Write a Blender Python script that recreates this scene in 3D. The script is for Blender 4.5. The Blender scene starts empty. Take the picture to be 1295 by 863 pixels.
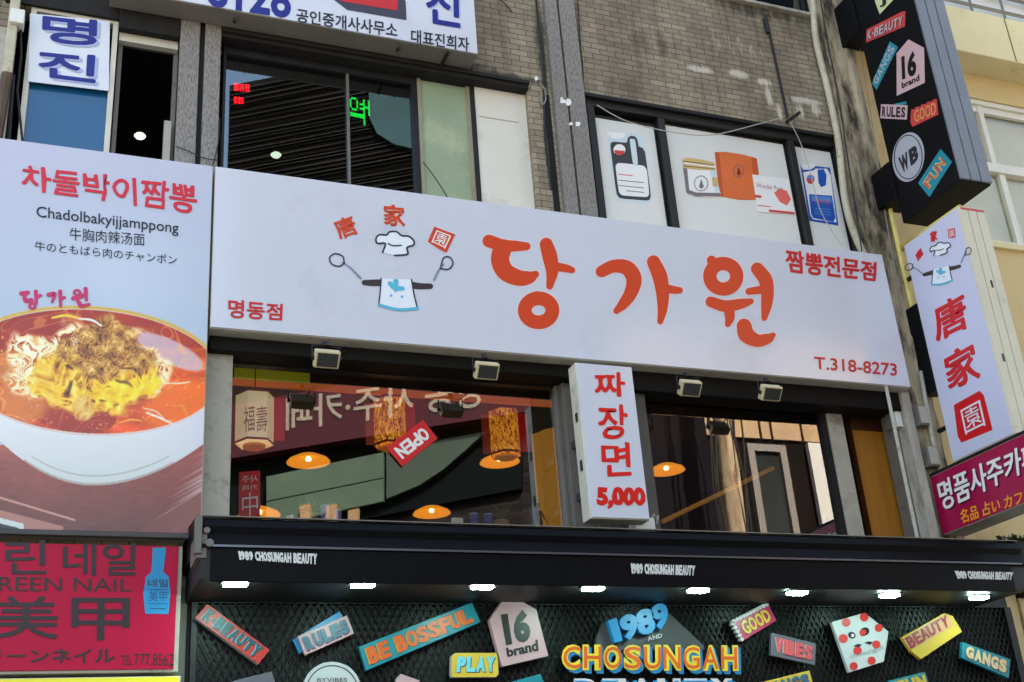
import bpy, bmesh, math, random
import numpy as np
from mathutils import Matrix, Vector
S = bpy.context.scene
COL = S.collection
RAD = math.radians

# ------------------------------------------------------------------ camera, sky, sun, exposure
W0, H0, FOC = 1295.0, 863.0, 1522.667
CX, CY = W0/2, H0/2
CAM = np.array([0.0, -7.0, 1.6])
def _rot(w):
    w = np.array(w); t = np.linalg.norm(w); k = w/t
    K = np.array([[0,-k[2],k[1]],[k[2],0,-k[0]],[-k[1],k[0],0]])
    return np.eye(3)+math.sin(t)*K+(1-math.cos(t))*K@K
ROT = _rot([-4.2081321e-01,-3.7664814e-01,6.6574003e-03]) @ np.array([[1,0,0],[0,0,-1],[0,1,0]],float)
cd = bpy.data.cameras.new('camera'); cam = bpy.data.objects.new('camera', cd); COL.objects.link(cam)
cd.sensor_width = 36; cd.lens = FOC/W0*36; cd.clip_start = .05; cd.clip_end = 2000
m = Matrix.Identity(4)
for i in range(3):
    m[i][0] = ROT[0][i]; m[i][1] = -ROT[1][i]; m[i][2] = -ROT[2][i]; m[i][3] = CAM[i]
cam.matrix_world = m
S.camera = cam

SUN_EL, SUN_AZ = 44.0, 6.0       # sun stands behind the building, a little to the right
wd = bpy.data.worlds.new('World'); S.world = wd; wd.use_nodes = True
nt = wd.node_tree; bg = nt.nodes['Background']
sky = nt.nodes.new('ShaderNodeTexSky'); sky.sky_type = 'NISHITA'; sky.sun_disc = False
sky.sun_elevation = RAD(SUN_EL); sky.sun_rotation = RAD(SUN_AZ); sky.dust_density = 3.0; sky.air_density = 1.0; sky.ozone_density = .6
warm = nt.nodes.new('ShaderNodeMix'); warm.data_type='RGBA'; warm.blend_type='MULTIPLY'; warm.inputs[0].default_value=1; warm.inputs[7].default_value=(1.09,1.0,.86,1)   # added warm tint on the sky, shifts the blue fill light
nt.links.new(sky.outputs[0], warm.inputs[6]); nt.links.new(warm.outputs[2], bg.inputs[0]); bg.inputs[1].default_value = 0.15
sl = bpy.data.lights.new('sun','SUN'); sl.energy = 4.0; sl.angle = RAD(.5); sl.color = (1,.95,.87)
so = bpy.data.objects.new('sun', sl); COL.objects.link(so)
dirv = Vector((math.sin(RAD(SUN_AZ))*math.cos(RAD(SUN_EL)), math.cos(RAD(SUN_AZ))*math.cos(RAD(SUN_EL)), math.sin(RAD(SUN_EL))))
so.rotation_euler = dirv.to_track_quat('Z','Y').to_euler(); so.location = (0,20,30)
S.view_settings.view_transform = 'Standard'; S.view_settings.look = 'None'
S.view_settings.exposure = 2.45; S.view_settings.gamma = 1; S.view_settings.use_curve_mapping = False
S.cycles.max_bounces = 8; S.cycles.transparent_max_bounces = 12; S.cycles.sample_clamp_indirect = 6

# ------------------------------------------------------------------ geometry helpers
def _d(px,py): return ROT.T@np.array([(px-CX)/FOC,(py-CY)/FOC,1.0])
def P(px,py,y=0.0):               # point of the photograph on the wall plane at depth y
    d = _d(px,py); return CAM + (y-CAM[1])/d[1]*d
def PX(px,py,x):                  # same on a plane square to the wall
    d = _d(px,py); return CAM + (x-CAM[0])/d[0]*d
def pt(pl,px,py,lift=0.0):
    a,v = pl
    if a == 'y':
        q = P(px,py,v); q[1] -= lift
    elif a == 'x':
        q = PX(px,py,v); q[0] -= lift
    else:
        q = pl[1](px,py,lift)
    return q
def rect(p,q,y):
    a = P(p[0],p[1],y); b = P(q[0],q[1],y)
    return min(a[0],b[0]), max(a[0],b[0]), min(a[2],b[2]), max(a[2],b[2])

class MB:
    def __init__(s): s.v=[]; s.f=[]
    def add(s, v, f):
        n=len(s.v); s.v += [tuple(map(float,p)) for p in v]; s.f += [tuple(i+n for i in q) for q in f]; return s
    def box(s,x0,x1,y0,y1,z0,z1):
        v=[(x0,y0,z0),(x1,y0,z0),(x1,y1,z0),(x0,y1,z0),(x0,y0,z1),(x1,y0,z1),(x1,y1,z1),(x0,y1,z1)]
        return s.add(v,[(0,3,2,1),(4,5,6,7),(0,1,5,4),(1,2,6,5),(2,3,7,6),(3,0,4,7)])
    def obox(s,c,ax,ay,az,dx,dy,dz):   # oriented box: centre, unit axes, half sizes
        c=np.array(c,float); ax,ay,az=[np.array(a,float) for a in (ax,ay,az)]
        v=[c+sx*dx*ax+sy*dy*ay+sz*dz*az for sz in(-1,1) for sx,sy in((-1,-1),(1,-1),(1,1),(-1,1))]
        return s.add(v,[(0,3,2,1),(4,5,6,7),(0,1,5,4),(1,2,6,5),(2,3,7,6),(3,0,4,7)])
    def prism(s,front,back):
        n=len(front); s.add(list(front)+list(back),[tuple(range(n)),tuple(range(2*n-1,n-1,-1))]+[(i,i+n,(i+1)%n+n,(i+1)%n) for i in range(n)]); return s
    def tube(s,path,r,n=8,cap=True):
        path=[np.array(p,float) for p in path]; rr = r if hasattr(r,'__len__') else [r]*len(path)
        rings=[]; t0=path[1]-path[0]; ref=np.array([0,0,1.]) if abs(t0[2])<.9*np.linalg.norm(t0) else np.array([1.,0,0])
        for i,p in enumerate(path):
            t=path[min(i+1,len(path)-1)]-path[max(i-1,0)]; t=t/(np.linalg.norm(t)+1e-9)
            u=np.cross(t,ref); u/=np.linalg.norm(u)+1e-9; w=np.cross(t,u)
            rings.append([p+rr[i]*(math.cos(2*math.pi*k/n)*u+math.sin(2*math.pi*k/n)*w) for k in range(n)])
        v=[q for R in rings for q in R]; f=[]
        for i in range(len(rings)-1):
            for k in range(n): f.append((i*n+k,i*n+(k+1)%n,(i+1)*n+(k+1)%n,(i+1)*n+k))
        if cap: f.append(tuple(range(n-1,-1,-1))); f.append(tuple((len(rings)-1)*n+k for k in range(n)))
        return s.add(v,f)
    def lathe(s,c,prof,n=24):          # profile (r,z)
        v=[];f=[]
        for r,z in prof:
            for k in range(n): v.append((c[0]+r*math.cos(2*math.pi*k/n),c[1]+r*math.sin(2*math.pi*k/n),c[2]+z))
        for i in range(len(prof)-1):
            for k in range(n): f.append((i*n+k,i*n+(k+1)%n,(i+1)*n+(k+1)%n,(i+1)*n+k))
        return s.add(v,f)
    def build(s,name,m,parent=None,bevel=0,smooth=False):
        me=bpy.data.meshes.new(name); me.from_pydata(s.v,[],s.f); me.update()
        return link(name,me,m,parent,bevel,smooth)
def link(name,me,m,parent=None,bevel=0,smooth=False):
    o=bpy.data.objects.new(name,me); COL.objects.link(o)
    if m is not None and not me.materials: me.materials.append(m)
    if smooth:
        for p in me.polygons: p.use_smooth=True
    if bevel:
        b=o.modifiers.new('bevel','BEVEL'); b.width=bevel; b.segments=2; b.limit_method='ANGLE'; b.angle_limit=RAD(40)
    if parent is not None:
        o.parent=parent
        if parent.type=='EMPTY': o.matrix_parent_inverse=Matrix.Translation(-parent.location)
    return o
def tag(o,label=None,cat=None,group=None,kind=None):
    if label: o['label']=label
    if cat: o['category']=cat
    if group: o['group']=group
    if kind: o['kind']=kind
    return o
def thing(name,loc,label,cat,group=None):
    o=bpy.data.objects.new(name,None); COL.objects.link(o); o.location=tuple(map(float,loc)); o.empty_display_size=.1
    return tag(o,label,cat,group)
def copy_tree(o,parent=None):
    c=o.copy(); COL.objects.link(c); c.parent=parent
    for ch in list(o.children): copy_tree(ch,c)
    return c

# ------------------------------------------------------------------ materials
def lin(c):
    return tuple(((x/255)/12.92 if x/255<=.04045 else ((x/255+.055)/1.055)**2.4) for x in c)+(1,)
MC={}
def mat(name,c,rough=.55,var=0,scale=4,stretch=(1,1,1),bump=0,bscale=60,metal=0,spec=.4,var2=0,emit=None,es=1,dirt=None):
    if name in MC: return MC[name]
    m=bpy.data.materials.new(name); m.use_nodes=True; MC[name]=m
    n=m.node_tree.nodes; L=m.node_tree.links; b=n['Principled BSDF']
    col=lin(c) if max(c)>1.001 else tuple(c)+(1,)
    b.inputs['Base Color'].default_value=col; b.inputs['Roughness'].default_value=rough; b.inputs['Metallic'].default_value=metal
    b.inputs['Specular IOR Level'].default_value=spec
    if emit: b.inputs['Emission Color'].default_value=lin(emit); b.inputs['Emission Strength'].default_value=es
    if var or bump or dirt:
        tc=n.new('ShaderNodeTexCoord'); mp=n.new('ShaderNodeMapping'); mp.inputs['Scale'].default_value=stretch
        L.new(tc.outputs['Object'],mp.inputs[0])
    cur=None
    def mul(src,nscale,lo,hi,detail=6,fmin=.3,fmax=.7):
        nz=n.new('ShaderNodeTexNoise'); nz.inputs['Scale'].default_value=nscale; nz.inputs['Detail'].default_value=detail; nz.inputs['Roughness'].default_value=.62
        L.new(mp.outputs[0],nz.inputs['Vector'])
        mr=n.new('ShaderNodeMapRange'); mr.inputs['From Min'].default_value=fmin; mr.inputs['From Max'].default_value=fmax
        mr.inputs['To Min'].default_value=lo; mr.inputs['To Max'].default_value=hi; L.new(nz.outputs[0],mr.inputs[0])
        mx=n.new('ShaderNodeMix'); mx.data_type='RGBA'; mx.blend_type='MULTIPLY'; mx.inputs[0].default_value=1
        if src is None: mx.inputs[6].default_value=col
        else: L.new(src,mx.inputs[6])
        L.new(mr.outputs[0],mx.inputs[7]); return mx.outputs[2]
    if var: cur=mul(cur,scale,1-var,1+var*.6)
    if var2: cur=mul(cur,scale*9,1-var2,1+var2*.6)
    if dirt:
        dc,dscale,dlo,dhi=dirt
        nz=n.new('ShaderNodeTexNoise'); nz.inputs['Scale'].default_value=dscale; nz.inputs['Detail'].default_value=8; nz.inputs['Roughness'].default_value=.7
        L.new(mp.outputs[0],nz.inputs['Vector'])
        mr=n.new('ShaderNodeMapRange'); mr.inputs['From Min'].default_value=dlo; mr.inputs['From Max'].default_value=dhi; L.new(nz.outputs[0],mr.inputs[0])
        mx=n.new('ShaderNodeMix'); mx.data_type='RGBA'; L.new(mr.outputs[0],mx.inputs[0])
        if cur is None: mx.inputs[6].default_value=col
        else: L.new(cur,mx.inputs[6])
        mx.inputs[7].default_value=lin(dc); cur=mx.outputs[2]
    if cur is not None: L.new(cur,b.inputs['Base Color'])
    if bump:
        nz=n.new('ShaderNodeTexNoise'); nz.inputs['Scale'].default_value=bscale; nz.inputs['Detail'].default_value=5; L.new(mp.outputs[0],nz.inputs['Vector'])
        bp=n.new('ShaderNodeBump'); bp.inputs['Strength'].default_value=bump; bp.inputs['Distance'].default_value=.01
        L.new(nz.outputs[0],bp.inputs['Height']); L.new(bp.outputs[0],b.inputs['Normal'])
    return m
def glass_mat(name,tint,refl,f0=0.0,wob=.004,gtint=(1,1,1)):
    m=bpy.data.materials.new(name); m.use_nodes=True; n=m.node_tree.nodes; L=m.node_tree.links
    n.remove(n['Principled BSDF']); out=n['Material Output']
    tr=n.new('ShaderNodeBsdfTransparent'); tr.inputs[0].default_value=(*tint,1)
    gl=n.new('ShaderNodeBsdfGlossy'); gl.inputs['Roughness'].default_value=.008; gl.inputs[0].default_value=(*gtint,1)
    fr=n.new('ShaderNodeLayerWeight'); fr.inputs[0].default_value=.35
    mr=n.new('ShaderNodeMapRange'); mr.inputs['To Min'].default_value=refl; mr.inputs['To Max'].default_value=.9; L.new(fr.outputs['Fresnel'],mr.inputs[0])
    tc=n.new('ShaderNodeTexCoord'); nz=n.new('ShaderNodeTexNoise'); nz.inputs['Scale'].default_value=2.2; nz.inputs['Detail'].default_value=1
    L.new(tc.outputs['Object'],nz.inputs['Vector']); bp=n.new('ShaderNodeBump'); bp.inputs['Strength'].default_value=.05; bp.inputs['Distance'].default_value=wob*.3
    L.new(nz.outputs[0],bp.inputs['Height']); L.new(bp.outputs[0],gl.inputs['Normal'])
    mx=n.new('ShaderNodeMixShader'); L.new(mr.outputs[0],mx.inputs[0]); L.new(tr.outputs[0],mx.inputs[1]); L.new(gl.outputs[0],mx.inputs[2])
    L.new(mx.outputs[0],out.inputs[0]); return m
GLASS=glass_mat('clear_window_glass',(.8,.82,.8),.16)
TINT=glass_mat('tinted_window_glass',(.16,.19,.2),.15,gtint=(.85,.95,1))

# brick with grime and lime stains
def brick_mat():
    m=bpy.data.materials.new('grey_brick'); m.use_nodes=True; n=m.node_tree.nodes; L=m.node_tree.links; b=n['Principled BSDF']
    tc=n.new('ShaderNodeTexCoord'); sx=n.new('ShaderNodeSeparateXYZ'); L.new(tc.outputs['Object'],sx.inputs[0])
    cb=n.new('ShaderNodeCombineXYZ'); L.new(sx.outputs[0],cb.inputs[0]); L.new(sx.outputs[2],cb.inputs[1])
    br=n.new('ShaderNodeTexBrick'); L.new(cb.outputs[0],br.inputs[0]); br.inputs['Scale'].default_value=1
    br.inputs['Brick Width'].default_value=.142; br.inputs['Row Height'].default_value=.0515; br.inputs['Mortar Size'].default_value=.0035; br.inputs['Mortar Smooth'].default_value=.35
    br.inputs['Color1'].default_value=lin((164,150,128)); br.inputs['Color2'].default_value=lin((141,128,108)); br.inputs['Mortar'].default_value=lin((86,78,66)); br.inputs['Bias'].default_value=0
    def noise(sc,stretch,det=8):
        mp=n.new('ShaderNodeMapping'); mp.inputs['Scale'].default_value=stretch; L.new(tc.outputs['Object'],mp.inputs[0])
        z=n.new('ShaderNodeTexNoise'); z.inputs['Scale'].default_value=sc; z.inputs['Detail'].default_value=det; z.inputs['Roughness'].default_value=.65; L.new(mp.outputs[0],z.inputs['Vector']); return z.outputs[0]
    def mr(src,a,bb,c,d):
        r=n.new('ShaderNodeMapRange'); r.inputs['From Min'].default_value=a; r.inputs['From Max'].default_value=bb; r.inputs['To Min'].default_value=c; r.inputs['To Max'].default_value=d; L.new(src,r.inputs[0]); return r.outputs[0]
    def mix(f,a,bcol,mode='MIX'):
        x=n.new('ShaderNodeMix'); x.data_type='RGBA'; x.blend_type=mode
        if isinstance(f,float): x.inputs[0].default_value=f
        else: L.new(f,x.inputs[0])
        L.new(a,x.inputs[6])
        if isinstance(bcol,tuple): x.inputs[7].default_value=bcol
        else: L.new(bcol,x.inputs[7])
        return x.outputs[2]
    c=mix(1.0,br.outputs[0],mr(noise(1.6,(1,1,.5)),0.3,.7,.44,1.2),'MULTIPLY')
    c=mix(mr(noise(5,(1,1,.13)),.52,.72,0,.6),c,lin((62,57,50)))
    def ell(cx,cz,rx,rz,sc,th):     # lime runs in an elliptical patch
        a=n.new('ShaderNodeMath'); a.operation='SUBTRACT'; L.new(sx.outputs[0],a.inputs[0]); a.inputs[1].default_value=cx
        a2=n.new('ShaderNodeMath'); a2.operation='DIVIDE'; L.new(a.outputs[0],a2.inputs[0]); a2.inputs[1].default_value=rx
        e=n.new('ShaderNodeMath'); e.operation='SUBTRACT'; L.new(sx.outputs[2],e.inputs[0]); e.inputs[1].default_value=cz
        e2=n.new('ShaderNodeMath'); e2.operation='DIVIDE'; L.new(e.outputs[0],e2.inputs[0]); e2.inputs[1].default_value=rz
        p=n.new('ShaderNodeMath'); p.operation='MULTIPLY'; L.new(a2.outputs[0],p.inputs[0]); L.new(a2.outputs[0],p.inputs[1])
        q=n.new('ShaderNodeMath'); q.operation='MULTIPLY_ADD'; L.new(e2.outputs[0],q.inputs[0]); L.new(e2.outputs[0],q.inputs[1]); L.new(p.outputs[0],q.inputs[2])
        k=mr(q.outputs[0],0,1.6,.36,-.3)
        s=n.new('ShaderNodeMath'); s.operation='ADD'; L.new(k,s.inputs[0]); L.new(noise(sc*1.5,(1,1,.15)),s.inputs[1])
        return mr(s.outputs[0],th,th+.22,0,.78)
    white=lin((212,205,190))
    for (px,py,rx,rz,sc,th) in ((885,88,.20,.05,22,.60),(935,94,.16,.06,22,.60),(966,104,.10,.05,22,.58),(972,122,.05,.15,22,.60),(985,140,.04,.12,22,.6),(1020,128,.24,.05,22,.58),(1012,142,.05,.12,24,.6),(1032,140,.06,.10,24,.6),(1036,60,.10,.5,20,.72),(930,60,.7,.25,14,.82)):
        q=P(px,py); c=mix(ell(q[0],q[2],rx,rz,sc,th),c,white)
    soot=lin((40,36,31))
    for (px,py,rx,rz,sc,th) in ((960,15,.9,.12,9,.66),(1045,90,.10,.7,9,.58),(640,97,.5,.05,8,.58),(800,132,.6,.035,9,.58),(950,162,.8,.035,9,.58),(684,60,.06,.7,8,.6),(732,70,.04,.7,9,.6),(570,78,.5,.06,8,.6),(850,60,1.0,.4,5,.80)):
        q=P(px,py); c=mix(ell(q[0],q[2],rx,rz,sc,th),c,soot)
    L.new(c,b.inputs['Base Color']); b.inputs['Roughness'].default_value=.85
    bp=n.new('ShaderNodeBump'); bp.inputs['Strength'].default_value=.6; bp.inputs['Distance'].default_value=.006; bp.invert=True
    L.new(br.outputs['Fac'],bp.inputs['Height']); L.new(bp.outputs[0],b.inputs['Normal']); return m
BRICK=brick_mat()
GRANITE=mat('granite',(140,134,128),.6,var=.18,scale=1.5,stretch=(1,1,.3),var2=.0,bump=.15,dirt=((98,94,90),90,.46,.6))
CONC=mat('rough_concrete',(168,154,130),.9,var=.5,scale=3,stretch=(1.6,1.6,.35),bump=.9,bscale=14,dirt=((58,50,40),5,.44,.6))
PALECON=mat('pale_render',(176,170,158),.8,var=.3,scale=4,stretch=(1,1,.4),bump=.3,dirt=((110,102,90),5,.5,.66))
DARK=mat('dark_recess',(.006,.0055,.005),.7,var=.3,scale=3)
DKMET=mat('dark_metal',(.018,.017,.017),.45,var=.25,scale=6,metal=.3)
GREYMET=mat('grey_aluminium',(108,104,97),.45,var=.15,scale=6,dirt=((80,76,70),6,.55,.7))
ALU=mat('weathered_aluminium',(172,167,153),.45,var=.15,scale=5,dirt=((110,104,92),5,.52,.7))
SIGNW=mat('white_sign_film',(206,208,219),.13,var=.03,scale=.7,bump=.05,bscale=1.3,spec=.7,dirt=((188,190,200),1.2,.55,.85))
SIGNE=mat('sign_case_metal',(206,202,186),.5,var=.15,scale=3,dirt=((128,122,112),5,.55,.75))
REDO=mat('vermilion_vinyl',(208,72,38),.3,var=.06,scale=1)
RED=mat('red_vinyl',(196,40,42),.3,var=.06,scale=1)
CRIM=mat('crimson_vinyl',(208,32,52),.3)
NAVY=mat('navy_vinyl',(28,34,128),.35); INK=mat('ink_vinyl',(28,30,44),.4)
PALEBLUE=mat('pale_blue_vinyl',(168,176,214),.4)
WHITE=mat('white_vinyl',(232,232,230),.35)
BLACKP=mat('black_paint',(18,18,21),.42,var=.3,scale=3)
BLACKM=mat('black_awning',(.0018,.002,.0032),.5,var=.4,scale=2.5,spec=.12)
YPIPE=mat('yellow_pipe_paint',(214,196,112),.5,var=.2,scale=8)
HOSE=mat('beige_conduit',(188,180,156),.6,var=.2,scale=8,dirt=((110,100,82),9,.55,.7))
WIRE=mat('black_cable',(24,23,22),.6); WWIRE=mat('white_cable',(176,172,164),.6)

# ------------------------------------------------------------------ text, printed shapes
TC={}
def glyphs(s,weight):
    k=(s,weight)
    if k in TC: return TC[k]
    c=bpy.data.curves.new('t','FONT'); c.body=s; c.size=1; c.offset=weight; c.resolution_u=3; c.fill_mode='FRONT'
    o=bpy.data.objects.new('t',c); COL.objects.link(o)
    dg=bpy.context.evaluated_depsgraph_get(); me=bpy.data.meshes.new_from_object(o.evaluated_get(dg))
    v=np.array([x.co[:2] for x in me.vertices]); f=[tuple(p.vertices) for p in me.polygons]
    bpy.data.objects.remove(o); bpy.data.curves.remove(c); bpy.data.meshes.remove(me)
    v=(v-v.min(0))/(v.max(0)-v.min(0)); TC[k]=(v,f); return TC[k]
def bil(c,u,v):
    TL,TR,BR,BL=c; return (1-v)*((1-u)*BL+u*BR)+v*((1-u)*TL+u*TR)
NARROW={'I':.34,'1':.45,' ':.5,'-':.5,'.':.4,',':.4,'J':.8}
def layout(s,weight,cells):
    if not cells: return glyphs(s,weight)
    w=[NARROW.get(c,1.0) for c in s]; tot=sum(w); x=0; V=[];F=[]; gap=.13
    for c,k in zip(s,w):
        if c!=' ':
            v,f=glyphs(c,weight); n=sum(len(q) for q in V); g=gap if len(s)>1 else 0
            y0,y1=(0.38,.55) if c=='-' else (0,1)
            V.append(np.stack([(x+k*(g/2+(1-g)*v[:,0]))/tot, y0+(y1-y0)*v[:,1]],1)); F+=[tuple(a+n for a in q) for q in f]
        x+=k
    return np.concatenate(V),F
def text(pl,s,quad,m,parent,weight=.0,lift=.003,name='lettering',depth=0,shift=(0,0),wob=0,bold=0,cells=None):
    if cells is None: cells=s.isascii() and s.upper()==s and len(s)>1 and any(ch.isalpha() for ch in s) and weight>0
    if not s.isascii(): weight=0
    v,f=layout(s,weight,cells)
    if wob: v=np.stack([v[:,0]+wob*np.sin(v[:,1]*9+v[:,0]*23),v[:,1]+wob*2.2*np.sin(v[:,0]*17+1)],1)
    mb=MB(); K=9 if bold else 1
    for k in range(K):
        a=2*math.pi*k/8; b=bold if k<8 else 0
        c=[pt(pl,x+shift[0]+b*math.cos(a),y+shift[1]+b*math.sin(a),lift+.00012*k) for x,y in quad]
        mb.add([bil(c,p,q) for p,q in v],f)
    if depth:
        nrm=np.array([0,-1.,0]) if pl[0]=='y' else np.array([-1.,0,0]); nv=[np.array(p) for p in mb.v]; n=len(nv); ff=list(mb.f); edges={}
        for q in ff:
            for i in range(len(q)): edges[(q[i],q[(i+1)%len(q)])]=1
        side=[(a,b) for (a,b) in edges if (b,a) not in edges]
        return MB().add(nv+[p-nrm*depth for p in nv],ff+[(b,a,a+n,b+n) for a,b in side]).build(name,m,parent)
    return mb.build(name,m,parent)
def sub(q,u0,v0,u1,v1):          # inner quad (TL,TR,BR,BL) of a pixel quad, v up
    c=[np.array(p,float) for p in q]
    return [tuple(bil(c,u0,v1)),tuple(bil(c,u1,v1)),tuple(bil(c,u1,v0)),tuple(bil(c,u0,v0))]
def shape(pl,poly,m,parent,lift=.002,th=0,name='print',bevel=0):
    fr=[pt(pl,x,y,lift) for x,y in poly]
    if th: return MB().prism(fr,[pt(pl,x,y,lift)+(np.array([0,th,0]) if pl[0]=='y' else np.array([th,0,0])) for x,y in poly]).build(name,m,parent,bevel)
    return MB().add(fr,[tuple(range(len(fr)))]).build(name,m,parent)
def spline(pts,n=14):
    p=[np.array(q,float) for q in pts]; p=[2*p[0]-p[1]]+p+[2*p[-1]-p[-2]]; out=[]
    for i in range(1,len(p)-2):
        a,b,c,d=p[i-1:i+3]
        for k in range(n):
            t=k/n; out.append(.5*((2*b)+(c-a)*t+(2*a-5*b+4*c-d)*t*t+(-a+3*b-3*c+d)*t**3))
    out.append(p[-2]); return np.array(out)
def stroke_mb(mb,pl,pts,lift,grow=0,n=14):
    """brush stroke: centre line (x,y,r) in picture units, laid on the sign plane"""
    s=spline(pts,n) if len(pts)>1 else np.array(pts,float)
    xy=s[:,:2]; r=s[:,2]+grow; t=np.gradient(xy,axis=0); t/=np.linalg.norm(t,axis=1)[:,None]+1e-9; nn=np.stack([-t[:,1],t[:,0]],1)
    Lp=xy+nn*r[:,None]; Rp=xy-nn*r[:,None]; k=len(xy)
    capA=[xy[0]-t[0]*r[0]*math.sin(a)+nn[0]*r[0]*math.cos(a) for a in np.linspace(0,math.pi,9)]
    capB=[xy[-1]+t[-1]*r[-1]*math.sin(a)+nn[-1]*r[-1]*math.cos(a) for a in np.linspace(0,math.pi,9)]
    v=[pt(pl,x,y,lift) for x,y in list(Lp)+list(Rp)]; f=[(i,i+1,k+i+1,k+i) for i in range(k-1)]; mb.add(v,f)
    mb.add([pt(pl,x,y,lift+.00005) for x,y in capA],[tuple(range(9))]); mb.add([pt(pl,x,y,lift) for x,y in capB],[tuple(range(9))])
def ring_mb(mb,pl,cx,cy,rx,ry,w,lift,grow=0,n=40,tilt=0):
    v=[];f=[]
    for i in range(n):
        a=2*math.pi*i/n
        for s in(-1,1):
            x=(rx+s*(w+grow))*math.cos(a); y=(ry+s*(w+grow))*math.sin(a)
            v.append(pt(pl,cx+x*math.cos(tilt)-y*math.sin(tilt),cy+x*math.sin(tilt)+y*math.cos(tilt),lift))
        j=(i+1)%n; f.append((2*i,2*i+1,2*j+1,2*j))
    mb.add(v,f)
def circ(cx,cy,rx,ry,n=28,tilt=0):
    return [(cx+rx*math.cos(a)*math.cos(tilt)-ry*math.sin(a)*math.sin(tilt),cy+rx*math.cos(a)*math.sin(tilt)+ry*math.sin(a)*math.cos(tilt)) for a in [2*math.pi*i/n for i in range(n)]]
def strokes(pl,lst,m,parent,lift,name,grow=0):
    mb=MB()
    for i,s in enumerate(lst):
        if s[0]=='ring': ring_mb(mb,pl,*s[1:],lift+.00009*i,grow)
        else: stroke_mb(mb,pl,s,lift+.00009*i,grow)
    return mb.build(name,m,parent)
def panel(x0,x1,y0,y1,z0,z1,m,name,parent,bevel=.004):
    return MB().box(x0,x1,y0,y1,z0,z1).build(name,m,parent,bevel)
# ------------------------------------------------------------------ setting: ground
def sheet(name,x0,x1,y0,y1,z,m):
    return tag(MB().add([(x0,y0,z),(x1,y0,z),(x1,y1,z),(x0,y1,z)],[(0,1,2,3)]).build(name,m),kind='structure')
sheet('ground',-400,400,-400,400,0,mat('ground_dust',(120,114,104),.9,var=.2,scale=.5))
sheet('road',-200,200,-9.0,-2.2,.004,mat('asphalt',(62,61,60),.9,var=.25,scale=1.2,var2=.1))
tag(MB().box(-60,60,-2.2,-.02,-.05,.12).build('pavement',mat('paving',(150,144,136),.85,var=.2,scale=2)),kind='structure')

# ------------------------------------------------------------------ the brick building
BX0,BX1,BH=-3.2,6.45,12.6
bld=thing('brick_building',(2,0,0),'grimy grey brick building with granite strips between its upper windows','building')
hA=rect((22,18),(222,300),0); hB=rect((279,62),(686,330),0); hC=rect((740,128),(1078,360),0); hD=(*rect((898,0),(1026,12),0)[:2],0,0)
z18=P(690,112)[2]
zB=P(279,50)[2]; zC=P(745,122)[2]; zD=P(960,6)[2]; zup=5.0
hC=(hC[0],6.083)+tuple(hC[2:])
holes=[(hA[0],hA[1],5.3,P(60,12)[2]),(hB[0],hB[1],5.3,zB),(hC[0],hC[1],5.3,zC),(hD[0],hD[1],zD,zD+1.6),(.90,6.083,3.46,4.84)]
def wall_holes(x0,x1,z0,z1,holes,y,depth):
    xs=sorted({x0,x1,*[h[i] for h in holes for i in (0,1)]}); zs=sorted({z0,z1,*[h[i] for h in holes for i in (2,3)]})
    mb=MB()
    for i in range(len(xs)-1):
        for j in range(len(zs)-1):
            cx,cz=(xs[i]+xs[i+1])/2,(zs[j]+zs[j+1])/2
            if any(h[0]<cx<h[1] and h[2]<cz<h[3] for h in holes): continue
            mb.add([(xs[i],y,zs[j]),(xs[i+1],y,zs[j]),(xs[i+1],y,zs[j+1]),(xs[i],y,zs[j+1])],[(0,1,2,3)])
    for a,b,c,d in holes:
        q=[(a,c),(b,c),(b,d),(a,d)]
        for k in range(4):
            p,r=q[k],q[(k+1)%4]; mb.add([(p[0],y,p[1]),(r[0],y,r[1]),(r[0],y+depth,r[1]),(p[0],y+depth,p[1])],[(3,2,1,0)])
    return mb
w=wall_holes(BX0,BX1,3.2,BH,holes,0,.16)
w.add([(BX0,0,0),(BX0,9,0),(BX0,9,BH),(BX0,0,BH)],[(3,2,1,0)]); w.add([(BX1,0,0),(BX1,9,0),(BX1,9,BH),(BX1,0,BH)],[(0,1,2,3)])
w.add([(BX0,9,0),(BX1,9,0),(BX1,9,BH),(BX0,9,BH)],[(3,2,1,0)])
wall=w.build('wall',BRICK,bld)
MB().box(BX0-.05,BX1+.05,-.05,9.05,BH,BH+.2).build('roof',PALECON,bld)
# room boxes behind the openings
def room(x0,x1,z0,z1,y0,y1,m,name):
    v=[(x0,y0,z0),(x1,y0,z0),(x1,y1,z0),(x0,y1,z0),(x0,y0,z1),(x1,y0,z1),(x1,y1,z1),(x0,y1,z1)]
    return MB().add(v,[(0,1,2,3),(7,6,5,4),(5,6,2,1),(6,7,3,2),(7,4,0,3)]).build(name,m,bld)
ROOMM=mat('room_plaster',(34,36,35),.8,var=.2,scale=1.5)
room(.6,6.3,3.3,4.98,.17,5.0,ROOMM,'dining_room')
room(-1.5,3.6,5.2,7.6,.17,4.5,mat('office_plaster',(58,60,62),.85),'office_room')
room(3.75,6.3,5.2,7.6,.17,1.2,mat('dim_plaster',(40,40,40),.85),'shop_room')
room(4.6,6.0,8.3,10.2,.17,2,mat('dim_plaster',(40,40,40),.85),'upper_room')
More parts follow.
